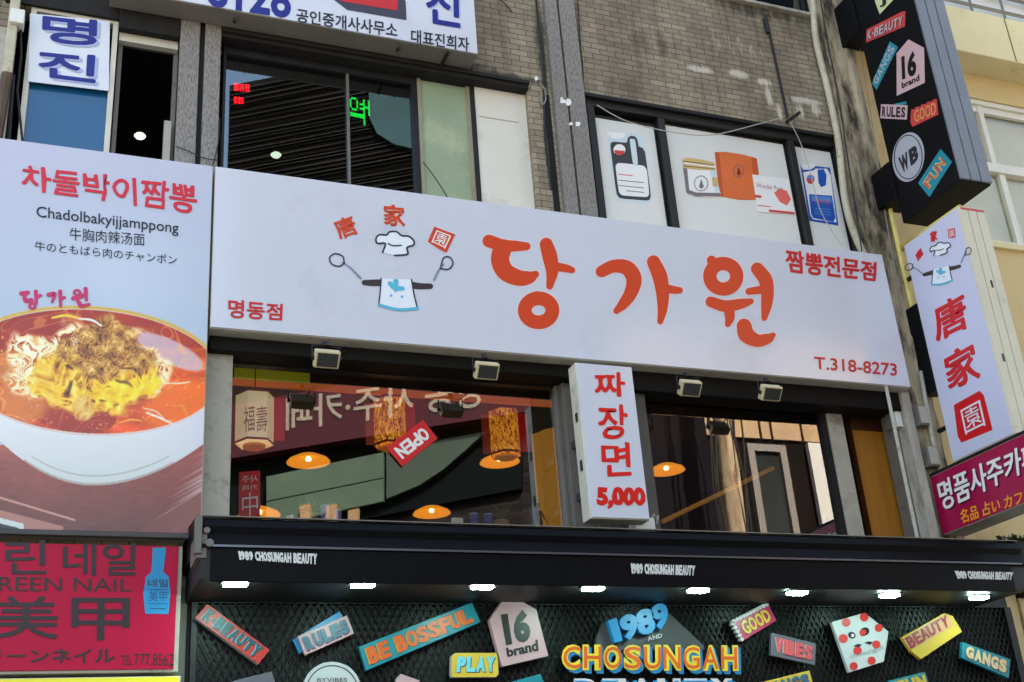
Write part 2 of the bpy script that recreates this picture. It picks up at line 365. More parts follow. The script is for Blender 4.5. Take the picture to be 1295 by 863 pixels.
# granite strips
def strip(px0,px1,ypx,z0,z1,m,y=-.055,name='pilaster'):
    x0=P(px0,ypx,y)[0]; x1=P(px1,ypx,y)[0]
    return MB().box(x0,x1,y,.0,z0,z1).build(name,m,bld,.006)
strip(227,252,75,5.0,BH,GRANITE); strip(258.5,279,80,5.0,BH,GRANITE)
strip(688.5,704,0,5.0,BH,GRANITE); strip(706.5,726,0,5.0,BH,GRANITE)
x0=P(252,75,-.02)[0]; x1=P(259,80,-.02)[0]; MB().box(x0,x1,-.02,.0,5,BH).build('joint_strip',DARK,bld)
x0=P(703,0,-.02)[0]; x1=P(707,0,-.02)[0]; MB().box(x0,x1,-.02,.0,5,BH).build('joint_strip',DARK,bld)
# rough concrete corner pillar, uneven in section
mb=MB(); random.seed(4)
px=[6.085,6.10,6.17,6.185,6.30,6.32,6.40,6.45]; py=[0,-.10,-.105,-.075,-.085,-.11,-.10,0]
zs=np.linspace(3.46,BH,56); n=len(px); v=[]
for z in zs:
    for k in range(n):
        j=.008 if 0<k<n-1 else 0
        v.append((px[k]+random.uniform(-j,j),py[k]+random.uniform(-j,j)*1.0,z))
f=[(i*n+k,i*n+k+1,(i+1)*n+k+1,(i+1)*n+k) for i in range(len(zs)-1) for k in range(n-1)]
mb.add(v,f).build('pillar',CONC,bld,smooth=False)

# --- upper left: open office window
YG=.08
def frame_bars(x0,x1,z0,z1,w,y0,y1,mb=None,inner=()):
    mb=mb or MB()
    mb.box(x0,x0+w,y0,y1,z0,z1); mb.box(x1-w,x1,y0,y1,z0,z1); mb.box(x0+w,x1-w,y0,y1,z1-w,z1); mb.box(x0+w,x1-w,y0,y1,z0,z0+w)
    for x in inner: mb.box(x-w/2,x+w/2,y0+.003,y1-.003,z0+w,z1-w)
    return mb
def pane(x0,x1,z0,z1,y,m,parent,name='pane'):
    return MB().add([(x0,y,z0),(x1,y,z0),(x1,y,z1),(x0,y,z1)],[(0,1,2,3)]).build(name,m,parent)
xa0=P(30,100,.0)[0]; xa1=P(145,100,.0)[0]; xa2=P(222,150,.05)[0]; zA=P(60,12)[2]
wA=frame_bars(xa0,xa1,5.3,P(90,16,.0)[2],.035,.0,.06).build('window',mat('cream_window_frame',(206,202,186),.5,var=.12,scale=5),bld,.003)
b=P(90,106,.03)[2]
pane(xa0+.035,xa1-.035,5.33,b,.03,mat('blue_window_film',(22,84,128),.12,var=.12,scale=2,spec=.7),wA,'film')
wA2=frame_bars(xa1+.01,xa2,5.3,P(185,55,.07)[2],.03,.07,.12).build('window',GREYMET,bld,.003)
MB().box(xa1+.01,xa2,.03,.10,P(185,55,.07)[2]+.05,P(185,38,.05)[2]).build('header',mat('brown_header',(60,50,42),.6,var=.3,scale=6),wA2)
MB().box(xa1+.01,xa2-.01,.02,.07,P(185,60,.05)[2],P(185,50,.05)[2]).build('rail',SIGNE,wA2)
MB().box(hA[0]-.08,xa1+.0,-.03,-.002,P(60,12)[2]-.005,P(60,12)[2]+.42).box(xa1+.001,P(226,60)[0],-.05,-.002,P(185,40,-.05)[2],P(60,12)[2]+.42).build('header',mat('sooty_lintel',(.012,.01,.009),.8,var=.4,scale=8),bld,.004)
q=P(212,175,.05); MB().box(q[0]-.03,q[0]+.015,.0,.05,5.3,P(212,155,.02)[2]).build('sash',ALU,wA2)
# --- tinted window
xb0=P(281,120,YG)[0]; xbm=P(440,150,YG)[0]; xb1=P(527,170,YG)[0]; xg1=P(597,180,YG)[0]; xb2=P(693,200,YG)[0]
zt=P(281,53,.02)[2]
wB=MB().box(xb0,xb1,YG-.02,YG+.04,zt-.06,zt).box(xb1-.03,xb1+.012,YG-.025,YG+.04,5.3,zt).box(xb0,xb0+.02,YG-.02,YG+.04,5.3,zt-.06).build('window',DKMET,bld,.003)
pane(xb0+.02,xb1-.03,5.3,zt-.06,YG+.01,TINT,wB); 
MB().box(xbm-.009,xbm+.009,YG-.015,YG+.005,5.3,zt-.06).build('mullion',GREYMET,wB)
MB().box(hB[0],xg1,-.04,-.002,zt,zB+.30).box(xg1,hB[1],-.04,-.002,zt,zB+.05).box(hB[0],hB[1],-.001,.12,zt+.001,zB-.001).box(hB[0],hB[1],-.065,-.04,zt+.03,zt+.06).build('header',mat('sooty_lintel',(.012,.01,.009),.8,var=.4,scale=8),bld)
zg=P(560,95,YG)[2]
wG=frame_bars(xb1+.012,xg1,5.3,zg,.03,YG-.02,YG+.03).build('window',mat('beige_window_frame',(150,144,120),.5,var=.15,scale=5),bld,.003)
pane(xb1+.042,xg1-.03,5.33,zg-.03,YG+.0,mat('green_window_film',(150,166,138),.25,var=.12,scale=1.2,dirt=((190,194,160),1.6,.5,.75)),wG,'film')
MB().box(xg1+.0,xg1+.03,YG-.04,YG+.04,5.3,zt).build('post',DKMET,bld)
bd=MB().box(xg1+.033,xb2-.035,YG-.03,YG-.01,5.3,P(640,103,.05)[2]).build('board',mat('cream_board',(216,212,200),.6,var=.06,scale=1.5,dirt=((176,166,148),2.2,.58,.75)),bld,.003)
z=P(620,150,.05)[2]; MB().box(xg1+.06,xg1+.38,YG-.034,YG-.0285,z,z+.006).build('scratch',ALU,bd)
MB().box(xb2-.03,xb2+.02,-.005,YG+.05,5.3,zt).build('post',DARK,bld)
# --- poster windows (right)
xc=[P(745,200,YG)[0],P(838,200,YG)[0],P(1006,240,YG)[0],P(1064,250,YG)[0]]; zc=P(745,128,.04)[2]
wC=frame_bars(xc[0],xc[3]+.05,5.3,zc,.06,.015,YG+.03,inner=(xc[1],xc[2])).build('window',mat('black_window_frame',(.012,.0115,.0105),.5,var=.25,scale=6,spec=.5),bld,.004)
for i in range(3):
    a=xc[i]+(.06 if i==0 else .035); b=xc[i+1]-.035+(.02 if i==2 else 0)
    MB().box(a+.002,b-.002,YG-.01,YG+.02,5.35,zc-.065-(.03 if i==0 else 0)).build('sash',mat('black_sash',(.02,.019,.017),.5,var=.2,scale=6),wC,.003)
    pane(a+.02,b-.02,5.3,zc-.09-(.04 if i==0 else 0),YG-.014,mat('poster_backing',(222,222,218),.3,var=.03,scale=1.5,spec=.5),wC,'pane')
MB().box(xc[3]+.052,6.08,.03,.10,5.3,zC).build('post',DARK,bld)
MB().box(hC[0],hC[1],-.02,.014,zc+.004,zC+.02).build('header',DARK,bld)
# --- window of the storey above
wD=frame_bars(hD[0],hD[1],zD,zD+1.6,.05,.03,.08).build('window',DKMET,bld,.003)
pane(hD[0]+.05,hD[1]-.05,zD+.05,zD+1.55,.06,TINT,wD)
MB().box(hD[0]-.05,hD[1]+.05,-.04,.03,zD-.03,zD).build('sill',PALECON,bld,.004)

# --- restaurant windows
RG=.11; zr=P(500,478,RG)[2]; zsill=3.47
xl0=.93; xl1=P(284,560,0)[0]; xr0=P(716,560,.06)[0]; xr1=P(744,560,.0)[0]
hd=mat('dark_header_box',(.008,.007,.006),.6,var=.3,scale=5,spec=.15)
MB().box(.9,3.5,-.10,.09,P(500,468,.0)[2],4.90).build('shutter_box',hd,bld,.006)
MB().box(3.55,6.08,-.10,.09,P(900,508,.0)[2],4.90).build('shutter_box',hd,bld,.006)
MB().box(.9,6.08,-.11,-.09,4.80,4.83).box(.9,6.08,-.115,-.09,4.74,4.755).build('shutter_rail',DKMET,bld)
wL=MB().box(.885,xl1+.035,-.03,.12,zsill,P(280,448,.0)[2]).build('window',ALU,bld,.006)
MB().box(xr0-.02,xr1,-.0,.13,zsill,4.76).box(xr0-.05,xr0-.02,.06,.13,zsill,4.7).build('jamb',GREYMET,wL,.004)
MB().box(xl1,xr0,RG-.03,RG+.03,zr,zr+.06).box(xl1+.0,xr0,RG-.03,RG+.03,zsill,zsill+.05).build('frame',DKMET,wL)
pane(xl1+.03,xr0-.03,zsill+.05,zr,RG,GLASS,wL)
xm0=P(1047,560,RG)[0]; xm1=P(1066,560,RG)[0]; xp=P(806,560,RG)[0]
MB().box(xr1,xp+.02,-.04,.10,zsill,4.78).build('pier',mat('grey_pier',(92,88,82),.7,var=.2,scale=4,dirt=((84,78,70),5,.5,.7)),bld,.004)
wR=MB().box(xp,xm1,RG-.04,RG+.03,P(900,512,RG)[2],P(900,512,RG)[2]+.05).box(xp,xm1,RG-.03,RG+.03,zsill,zsill+.05).build('window',DKMET,bld,.003)
MB().box(xm0,xm1,RG-.05,RG+.05,zsill,4.72).build('mullion',ALU,wR,.005); MB().box(xm0-.05,xm0-.0,RG-.03,RG+.03,zsill,4.7).build('mullion',DARK,wR)
pane(xp,xm0-.05,zsill+.05,P(900,512,RG)[2],RG,GLASS,wR)
q0=P(1086,600,.16)[0]; q1=P(1152,600,.16)[0]
dr=MB().box(q0,q1+.06,.15,.19,3.3,P(1095,545,.15)[2]).build('door',mat('ochre_door',(158,104,30),.5,var=.2,scale=3,stretch=(3,3,.3)),bld,.004)
MB().box(P(1066,560,.2)[0]+.06,q0-.002,.14,.2,3.3,4.9).box(q0,q1+.1,.17,.2,P(1095,545,.15)[2]+.003,4.9).build('door_frame',mat('brown_wood',(70,38,20),.5,var=.3,scale=3),dr)
q=P(1135,634,.14); MB().box(q[0]-.015,q[0]+.02,.12,.151,q[2]-.03,q[2]+.03).build('handle',mat('brass',(170,130,60),.35,metal=.8),dr,.004)
# posts at the right end of the shop window, pale rendered strip
mb=MB().tube([P(1119.5,484,-.2),P(1160.5,682,-.2)],.017,4); tag(mb.build('metal_post',ALU),'thin tall weathered aluminium post standing before the ochre corner door','post')
xq=P(1156,600,-.03)[0]; MB().box(xq-.05,xq+.03,-.13,-.0,3.46,4.72).build('corner_post',PALECON,bld,.008)
xq=6.06; MB().box(xq-.035,xq+.024,-.02,.1,3.3,4.75).build('jamb',GREYMET,bld,.004)

# --- ground floor of the building
G=mat('shopfront_black',(.002,.002,.0023),.5,var=.3,scale=3)
MB().box(BX0,.84,-.0,.1,0,3.2).build('ground_floor_wall',mat('plain_render',(120,112,104),.8,var=.2,scale=2),bld)

# ------------------------------------------------------------------ opposite side of the street (seen in the window glass)
YM=11.0+2*RG            # mirror depth of the facade opposite
def mir(px,py,y=YM):
    q=P(px,py,y); return np.array([q[0],2*RG-q[1],q[2]])
# building across the street left: its front is turned a little to the street
zr0=mir(610,532)[2]
lo,hi=6.0,26.0
for _ in range(60):
    md=(lo+hi)/2
    if mir(296,577,md)[2]<zr0: lo=md
    else: hi=md
A=mir(610,532)[:2]; B=mir(296,577,lo)[:2]
dL=(A-B)/np.linalg.norm(A-B); nL=np.array([-dL[1],dL[0]]); nL=nL if nL[1]>0 else -nL
def ML(px,py,lift=0):              # where the mirrored view meets that front
    d=_d(px,py); o=np.array([CAM[0],2*RG-CAM[1],CAM[2]]); d=np.array([d[0],-d[1],d[2]])
    b=np.array([B[0],B[1]])+nL*lift; t=np.dot(nL,b-o[:2])/np.dot(nL,d[:2]); return o+t*d
opl=thing('dark_block',(B[0],B[1],0),'dark louvred office block across the street mirrored in the tinted window','building')
pA=np.array(B)-dL*4; pB=np.array(A)+dL*1.5
l0=ML(289,150); pA=l0[:2] if np.dot(l0[:2]-B,dL)<0 else pA
topz=ML(400,88)[2]
def slab(p,q,z0,z1,th,m,name,parent,lift=0):
    p=np.array(p)+nL*lift; q=np.array(q)+nL*lift; b=-nL*th
    mb=MB(); v=[(*p,z0),(*q,z0),(*(q+b),z0),(*(p+b),z0),(*p,z1),(*q,z1),(*(q+b),z1),(*(p+b),z1)]
    mb.add(v,[(0,3,2,1),(4,5,6,7),(0,1,5,4),(1,2,6,5),(2,3,7,6),(3,0,4,7)]); return mb.build(name,m,parent)
LOUV=mat('dark_louvre_metal',(40,37,36),.95,spec=.03,var=.75,scale=2.4,stretch=(.2,.2,7))
slab(pA,pB,0,topz,5,LOUV,'wall',opl)
mb=MB(); rs_=np.random.RandomState(5); zz=10.5
while zz<topz-.1:
    hh_=.02+.035*rs_.rand(); p=pA+nL*.05; q=pB+nL*.05
    mb.add([(*p,zz),(*q,zz),(*(q-nL*.04),zz+hh_),(*(p-nL*.04),zz+hh_)],[(0,1,2,3)]); zz+=.07+.06*rs_.rand()
mb.build('louvre_slats',mat('louvre_slat',(45,42,40),.9,spec=.05,var=.8,scale=1.2,stretch=(.5,.5,4)),opl)
def mslab(poly,th,lift,m,name,parent):
    fr=[ML(x,y,lift) for x,y in poly]; bk=[q-np.array([*(nL*th),0]) for q in fr]
    return MB().prism(fr,bk).build(name,m,parent)
mslab([(466,108),(540,118),(540,194),(498,184),(476,170),(466,150)],.1,.1,mat('teal_glazing',(58,84,86),.3,var=.3,scale=.6),'glazing',opl)
for a in (306,311,316,325): mslab([(a,70),(a+2,70),(a+2,92),(a,92)],.1,-.5,mat('opp_white',(176,174,168),.6),'roof_post',opl)
def mslab(poly,th,lift,m,name,parent):
    fr=[ML(x,y,lift) for x,y in poly]; bk=[q-np.array([*(nL*th),0]) for q in fr]
    return MB().prism(fr,bk).build(name,m,parent)
FPL=('f',lambda x,y,l: ML(x,y,l))
mslab([(286,590),(660,530),(660,618),(286,690)],.1,.12,mat('dark_glazing',(16,21,22),.95,spec=.03),'glazing',opl)
SAGE=mat('sage_panel',(72,90,74),.6,var=.2,scale=1.2)
mslab([(337,603),(485,572),(485,604),(337,634)],.1,.26,SAGE,'canopy_panel',opl); mslab([(337,635.5),(485,605.5),(485,634),(337,666)],.1,.26,SAGE,'canopy_panel',opl)
mslab([(488.5,571.5),(560,556),(614,546),(590,568),(560,594),(530,614),(488.5,631)],.1,.26,mat('sage_panel_dark',(54,69,58),.6,var=.2,scale=1.2),'canopy_panel',opl)  # darker sage copy; diagonal edge puts a shadow's outline into the shape
for a,b in ((379,640),(412,640),(440,646)):
    mslab([(a,a*0+b),(a+13,b-3),(a+12,668),(a,668)],.1,.34,mat('tan_post',(150,120,84),.6),'post',opl)
mslab([(286,440),(660,380),(660,452),(286,514)],.1,.12,mat('opp_dark',(40,28,28),.95,spec=.03),'fascia',opl)
sgn=thing('long_shop_sign',ML(450,540,.4),'long maroon sign across the street, mirrored reading in the left restaurant window','sign')
mslab([(270,517),(670,442),(670,520),(270,583)],.25,.45,mat('maroon_sign',(62,14,22),.35,var=.1,scale=1),'panel',sgn)
text(FPL,'명동 사주·카페',[(612,467),(362,505),(362,544),(612,514)],mat('cream_letter',(136,128,114),.5),sgn,weight=.012,lift=.47,bold=0.6)
op2=thing('beige_panel_building',(12,-12,0),'beige panelled building across the street mirrored in the right restaurant window','building')
BEI=mat('beige_panel',(158,130,96),.7,var=.18,scale=.8,dirt=((112,86,58),1.2,.52,.7))
a=mir(790,500); b=mir(1075,560); xe=b[0]+10
zT=mir(900,440)[2]; z1=mir(1000,557)[2]
xs_=[a[0]-.4]+[mir(x,525)[0] for x in (958,972,1010)]+[b[0]+3]
mb=MB()
for i in range(len(xs_)-1): mb.box(xs_[i]+.03,xs_[i+1]-.03,-11.3,-11,z1,zT)
mb.build('wall',BEI,op2); MB().box(a[0]-.4,b[0]+3,-16,-11.06,0,z1+8).build('wall',mat('opp_brown',(24,20,19),.95,spec=.03,var=.2,scale=.7),op2)  # wall behind the panels in one plain dark brown
z0=mir(850,690)[2]
def mwin(p,q,fr,gl,lab=None):
    u=mir(*p);v=mir(*q); x0,x1=sorted((u[0],v[0])); zz0,zz1=sorted((u[2],v[2]))
    o=frame_bars(x0,x1,zz0,zz1,.14,-11.06,-10.93).build('window',fr,op2); MB().box(x0+.14,x1-.14,-11.04,-11.0,zz0+.14,zz1-.14).build('pane',gl,o); return o
gfr=mat('opp_frame',(112,105,98),.5); dgl=mat('opp_glass',(40,42,42),.9,spec=.05,var=.5,scale=.8)
mwin((826,536),(884,690),gfr,dgl); mwin((942,562),(1012,690),gfr,dgl)
u=mir(1018,562);v=mir(1058,690); MB().box(min(u[0],v[0]),max(u[0],v[0])+.3,-11,-10.9,v[2],u[2]).build('white_panel',mat('opp_white',(176,174,168),.6),op2)
u=mir(810,520); MB().box(u[0]-1,u[0]+1.2,-11,-10.8,mir(810,690)[2],mir(810,528)[2]).build('dark_bay',mat('opp_dark2',(24,22,25),.95,spec=.03),op2)
# pollarded street tree on the far pavement
YT=9.9; q=P(888,505,YT); q2=P(918,670,YT); bx=(q[0]+q2[0])/2; by=2*RG-YT
tre=thing('street_tree',(bx,by,0),'tall bare pale barked street tree mirrored in the right restaurant window','tree')
random.seed(2); BARK=mat('pale_bark',(158,138,110),.85,var=.5,scale=2,stretch=(3,3,.5),dirt=((96,72,48),3,.5,.62))
pth=[(bx+random.uniform(-.05,.05)+.03*i,by,i*.8) for i in range(17)]; rr=[(.23-.006*i) for i in range(17)]
tr=MB().tube(pth,rr,10).build('trunk',BARK,tre,smooth=True)
mb=MB()
for k in range(16):
    i=random.randint(13,16); p=np.array(pth[i]); a=random.uniform(0,6.28); L_=random.uniform(.8,2.2)
    mb.tube([p,p+np.array([math.cos(a)*L_*.4,math.sin(a)*L_*.4,L_*.35]),p+np.array([math.cos(a)*L_*.6,math.sin(a)*L_*.6,L_])],[.06,.04,.012],6)
mb.build('limb',BARK,tr)
mb=MB()
for k in range(7):
    a=-.9+k*.3+random.uniform(-.1,.1); off=random.uniform(.16,.34)*(1 if k%2 else -1)
    mb.tube([(bx+off+random.uniform(-.06,.06)+.02*i,by+.16,i*.9) for i in range(16)],.014+.012*random.random(),5)
mb.build('trunk_dark_line',mat('dark_line',(30,24,20),.8),tr)  # dark shadow lines and cables beside the trunk, modelled as added tubes
mb=MB()
for k in range(900):
    a=random.uniform(0,6.28); r=abs(random.gauss(0,.9)); c=np.array([bx+.4+math.cos(a)*r,by+math.sin(a)*r,random.gauss(14.5,.9)]); u=np.random.RandomState(k).randn(2,3)*.09
    mb.add([c,c+u[0],c+u[0]+u[1],c+u[1]],[(0,1,2,3)])
mb.build('crown',mat('leaf_green',(.05,.09,.03),.6),tre)
tag(sheet('far_pavement',-60,60,-30,-9,.06,mat('paving',(150,144,136))),kind='structure')

# ------------------------------------------------------------------ estate agent's sign at the top
YE=-.25
e0=P(140,0,YE)[0]; e1=P(603,40,YE)[0]; ez0=P(603,68.5,YE)[2]
EP=('y',YE)
es_=thing('estate_agent_sign',((e0+e1)/2,-.2,ez0),'long white estate agent sign with navy numerals above the tinted window','sign')
panel(e0,e1,YE+.01,-.06,ez0,ez0+1.1,mat('sign_underside',(120,116,108),.6,var=.15,scale=3),'case',es_,.004)
panel(e0+.006,e1-.006,YE,YE+.009,ez0+.006,ez0+1.09,SIGNW,'face',es_,0)
text(EP,'8128',[(262,-38),(369,-20),(367,24.5),(262,8)],NAVY,es_,.02,bold=0.35,cells=False)
text(EP,'공인중개사사무소',[(375,11),(502,30.5),(502,48),(375,28)],INK,es_,.008,bold=0.3)
text(EP,'대표진희자',[(520,37.5),(593,48.5),(593,65.5),(520,54.5)],INK,es_,.008,bold=0.3)
text(EP,'진',[(539,-22),(580,-15),(581,35),(540,28)],PALEBLUE,es_,.03,.002,shift=(3,2)); text(EP,'진',[(539,-22),(580,-15),(581,35),(540,28)],NAVY,es_,.03,.0035,bold=1.2)
shape(EP,[(418,-30),(500,-16),(513,2),(514,26),(439,13),(418,-3)],mat('slate_print',(62,60,74),.4),es_,.002,name='emblem'); shape(EP,[(424,-30),(497,-16),(503,1),(502,14),(431,2),(424,-6)],RED,es_,.0035,name='emblem')
mb=MB()
for x,y in ((297,20),(505,60)):
    q=P(x,y,-.2); mb.tube([(q[0],-.20,ez0-.03),(q[0]+.01,-.10,ez0+.02)],.012,6)
mb.tube([(P(560,80,-.1)[0],-.22,ez0-.012),(P(560,80,-.1)[0],-.0,ez0-.02)],.014,6); mb.build('bracket',WIRE,es_)
# ------------------------------------------------------------------ 명진 window lettering panel
YW=-.014
ws=tag(shape(('y',YW),[(38,17),(139,27),(137.5,115),(35.5,103)],mat('white_sticker',(216,220,230),.3,var=.03,scale=2),None,.0,.006,'window_sticker'),'white window sticker with two navy syllables above a blue pane','sticker')
WP=('y',YW)
for ch,qd in (('명',[(55,19.5),(122,27.5),(121,58),(54,53)]),('진',[(49,65),(122,72),(119.5,105),(50,96)])):
    text(WP,ch,qd,PALEBLUE,ws,.03,.003,shift=(4,3),bold=1.3); text(WP,ch,qd,NAVY,ws,.03,.005,bold=1.3)

# ------------------------------------------------------------------ main signboard
YS=-.22
s0,s1=.884,6.106; sz0,sz1=4.722,5.864
ms=thing('main_shop_sign',(3.5,YS,sz0),'very long white restaurant signboard with big vermilion Korean lettering','sign')
panel(s0,s1,YS+.012,-.02,sz0,sz1,SIGNE,'case',ms,.004); panel(s0+.004,s1-.004,YS,YS+.0115,sz0+.004,sz1-.004,SIGNW,'face',ms,.002)
MP=('y',YS)
def c5(x,y,r): return (430+x/2.977,290+y/2.977,r/2.977)
def c6(x,y,r): return (860+x/2.975,290+y/2.975,r/2.975)
big=[[c5(560,45,24),c5(612,62,23),c5(660,64,20),c5(702,65,15)],
 [c5(612,72,34),c5(602,115,34),c5(622,160,33),c5(672,184,30),c5(712,182,24),c5(736,170,13)],
 [c5(776,58,25),c5(790,105,28),c5(798,160,23),c5(789,215,13)],[c5(800,140,17),c5(850,148,15),c5(873,155,12)],
 ['ring',*c5(747,306,0)[:2],17.5,15.2,8.7],[c5(740,252,18),c5(745,262,18)],
 [c5(984,160,22),c5(1030,140,24),c5(1080,147,28),c5(1106,188,29),c5(1094,240,25),c5(1066,282,20),c5(1040,308,12)],
 [c5(1180,124,25),c5(1204,180,28),c5(1214,245,24),c5(1213,305,18),c5(1205,348,11)],[c5(1214,222,17),c5(1255,229,15),c5(1278,231,12)],
 ['ring',*c6(162,178,0)[:2],17,16.2,8.4],[c6(118,118,18),c6(125,135,18)],
 [c6(115,274,20),c6(170,290,22),c6(230,281,19),c6(266,272,11)],[c6(184,300,21),c6(186,335,18),c6(179,358,11)],
 [c6(290,150,24),c6(320,190,26),c6(328,240,24),c6(324,290,20),c6(316,335,11)],[c6(258,235,13),c6(310,228,16)],
 [c6(240,365,28),c6(250,398,30),c6(290,420,24),c6(330,412,19),c6(349,399,10)]]
strokes(MP,big,mat('halo_vinyl',(216,202,206),.3),ms,.0005,'halo',1.6)
strokes(MP,big,REDO,ms,.002,'lettering')
text(MP,'명동점',[(289,379),(357,385.5),(356,405.5),(289,402)],RED,ms,.03,bold=0.6)
text(MP,'짬뽕전문점',[(993,316),(1107.5,332.5),(1106.5,355.5),(996,344)],RED,ms,.035,wob=.004,bold=0.8)
text(MP,'T.318-8273',[(1029.5,451.5),(1133.5,460.5),(1134,475.5),(1030.5,466.5)],RED,ms,.0,bold=.35,cells=False)
text(MP,'唐',[(419,281),(443.5,271.5),(453,295.5),(430.5,303.5)],REDO,ms,.022,wob=.01,bold=.75); text(MP,'家',[(485,259.5),(511,261),(512,287),(486,285)],REDO,ms,.022,wob=.01,bold=.75)
def seal(pl,qd,m1,par,l=.003):
    shape(pl,sub(qd,0,0,1,1)[:2]+[tuple(np.add(sub(qd,0,0,1,.4)[2],(0,0)))]+[sub(qd,.6,0,1,1)[3]]+[sub(qd,0,.1,1,1)[3]],m1,par,l,name='seal')
    text(pl,'園',sub(qd,.16,.14,.86,.86),WHITE,par,.0,l+.0015)
seal(MP,[(549,287),(575.5,297),(564.5,320),(540,308)],REDO,ms)
# cook's emblem: toque, coat, two ladles (no figure)
OUT=mat('emblem_outline',(46,48,60),.4); AQUA=mat('aqua_print',(86,182,208),.4); COAT=mat('coat_print',(226,232,240),.35); DBRN=mat('dark_brown_print',(58,50,48),.4)
def g(x,y,r=0): return (400+x/4.542,240+y/4.542) if not r else (400+x/4.542,240+y/4.542,r/4.542)
def emblem(pl,f,par,k=1):
    def F(x,y,r=0):
        q=f(x,y); return q if not r else (*q,max(.45,r/4.542*k))
    hat=[(380,362),(395,312),(350,310),(342,285),(360,262),(402,262),(420,245),(460,244),(490,266),(530,270),(558,295),(556,320),(520,335),(522,372),(450,380)]
    shape(pl,[F(*p) for p in hat],COAT,par,.003,name='emblem_hat')
    strokes(pl,[[F(x,y,5) for x,y in hat]],OUT,par,.0045,'emblem_outline')
    strokes(pl,[[F(412,312,4),F(440,324,4),F(488,322,4)]],OUT,par,.005,'emblem_outline')
    coat=[(372,512),(546,518),(580,685),(470,694),(358,664)]
    shape(pl,[F(*p) for p in coat],COAT,par,.003,name='emblem_coat')
    strokes(pl,[[F(372,512,4),F(366,590,4),F(358,664,4)],[F(546,518,4),F(560,600,4),F(580,685,4)]],OUT,par,.0045,'emblem_outline')
    strokes(pl,[[F(360,664,8),F(470,690,8),F(580,684,8)],[F(420,540,12),F(450,565,14),F(495,570,12)],[F(428,610,7),F(430,611,7)],[F(490,616,7),F(492,617,7)],[F(455,530,16),F(455,580,10)]],AQUA,par,.005,'emblem_trim')
    strokes(pl,[[F(365,536,20),F(310,536,18),F(275,535,15)],[F(548,550,20),F(600,556,18),F(655,556,16)]],DBRN,par,.002,'emblem_sleeve')
    for q_ in ([F(255,512,6),F(200,455,5),F(150,420,5)],[F(675,520,6),F(705,460,5),F(730,430,5)]): strokes(pl,[q_],mat('ladle_print',(120,134,160),.4),par,.0042,'emblem_ladle')
    for q_ in ([F(160,425,4),F(150,385,4),F(105,370,4),F(75,395,4),F(90,430,4),F(130,442,4),F(160,425,4)],[F(712,450,4),F(730,395,4),F(765,390,4),F(784,425,4),F(760,458,4),F(712,456,4)]): strokes(pl,[q_],OUT,par,.0048,'emblem_ladle')
emblem(MP,g,ms)

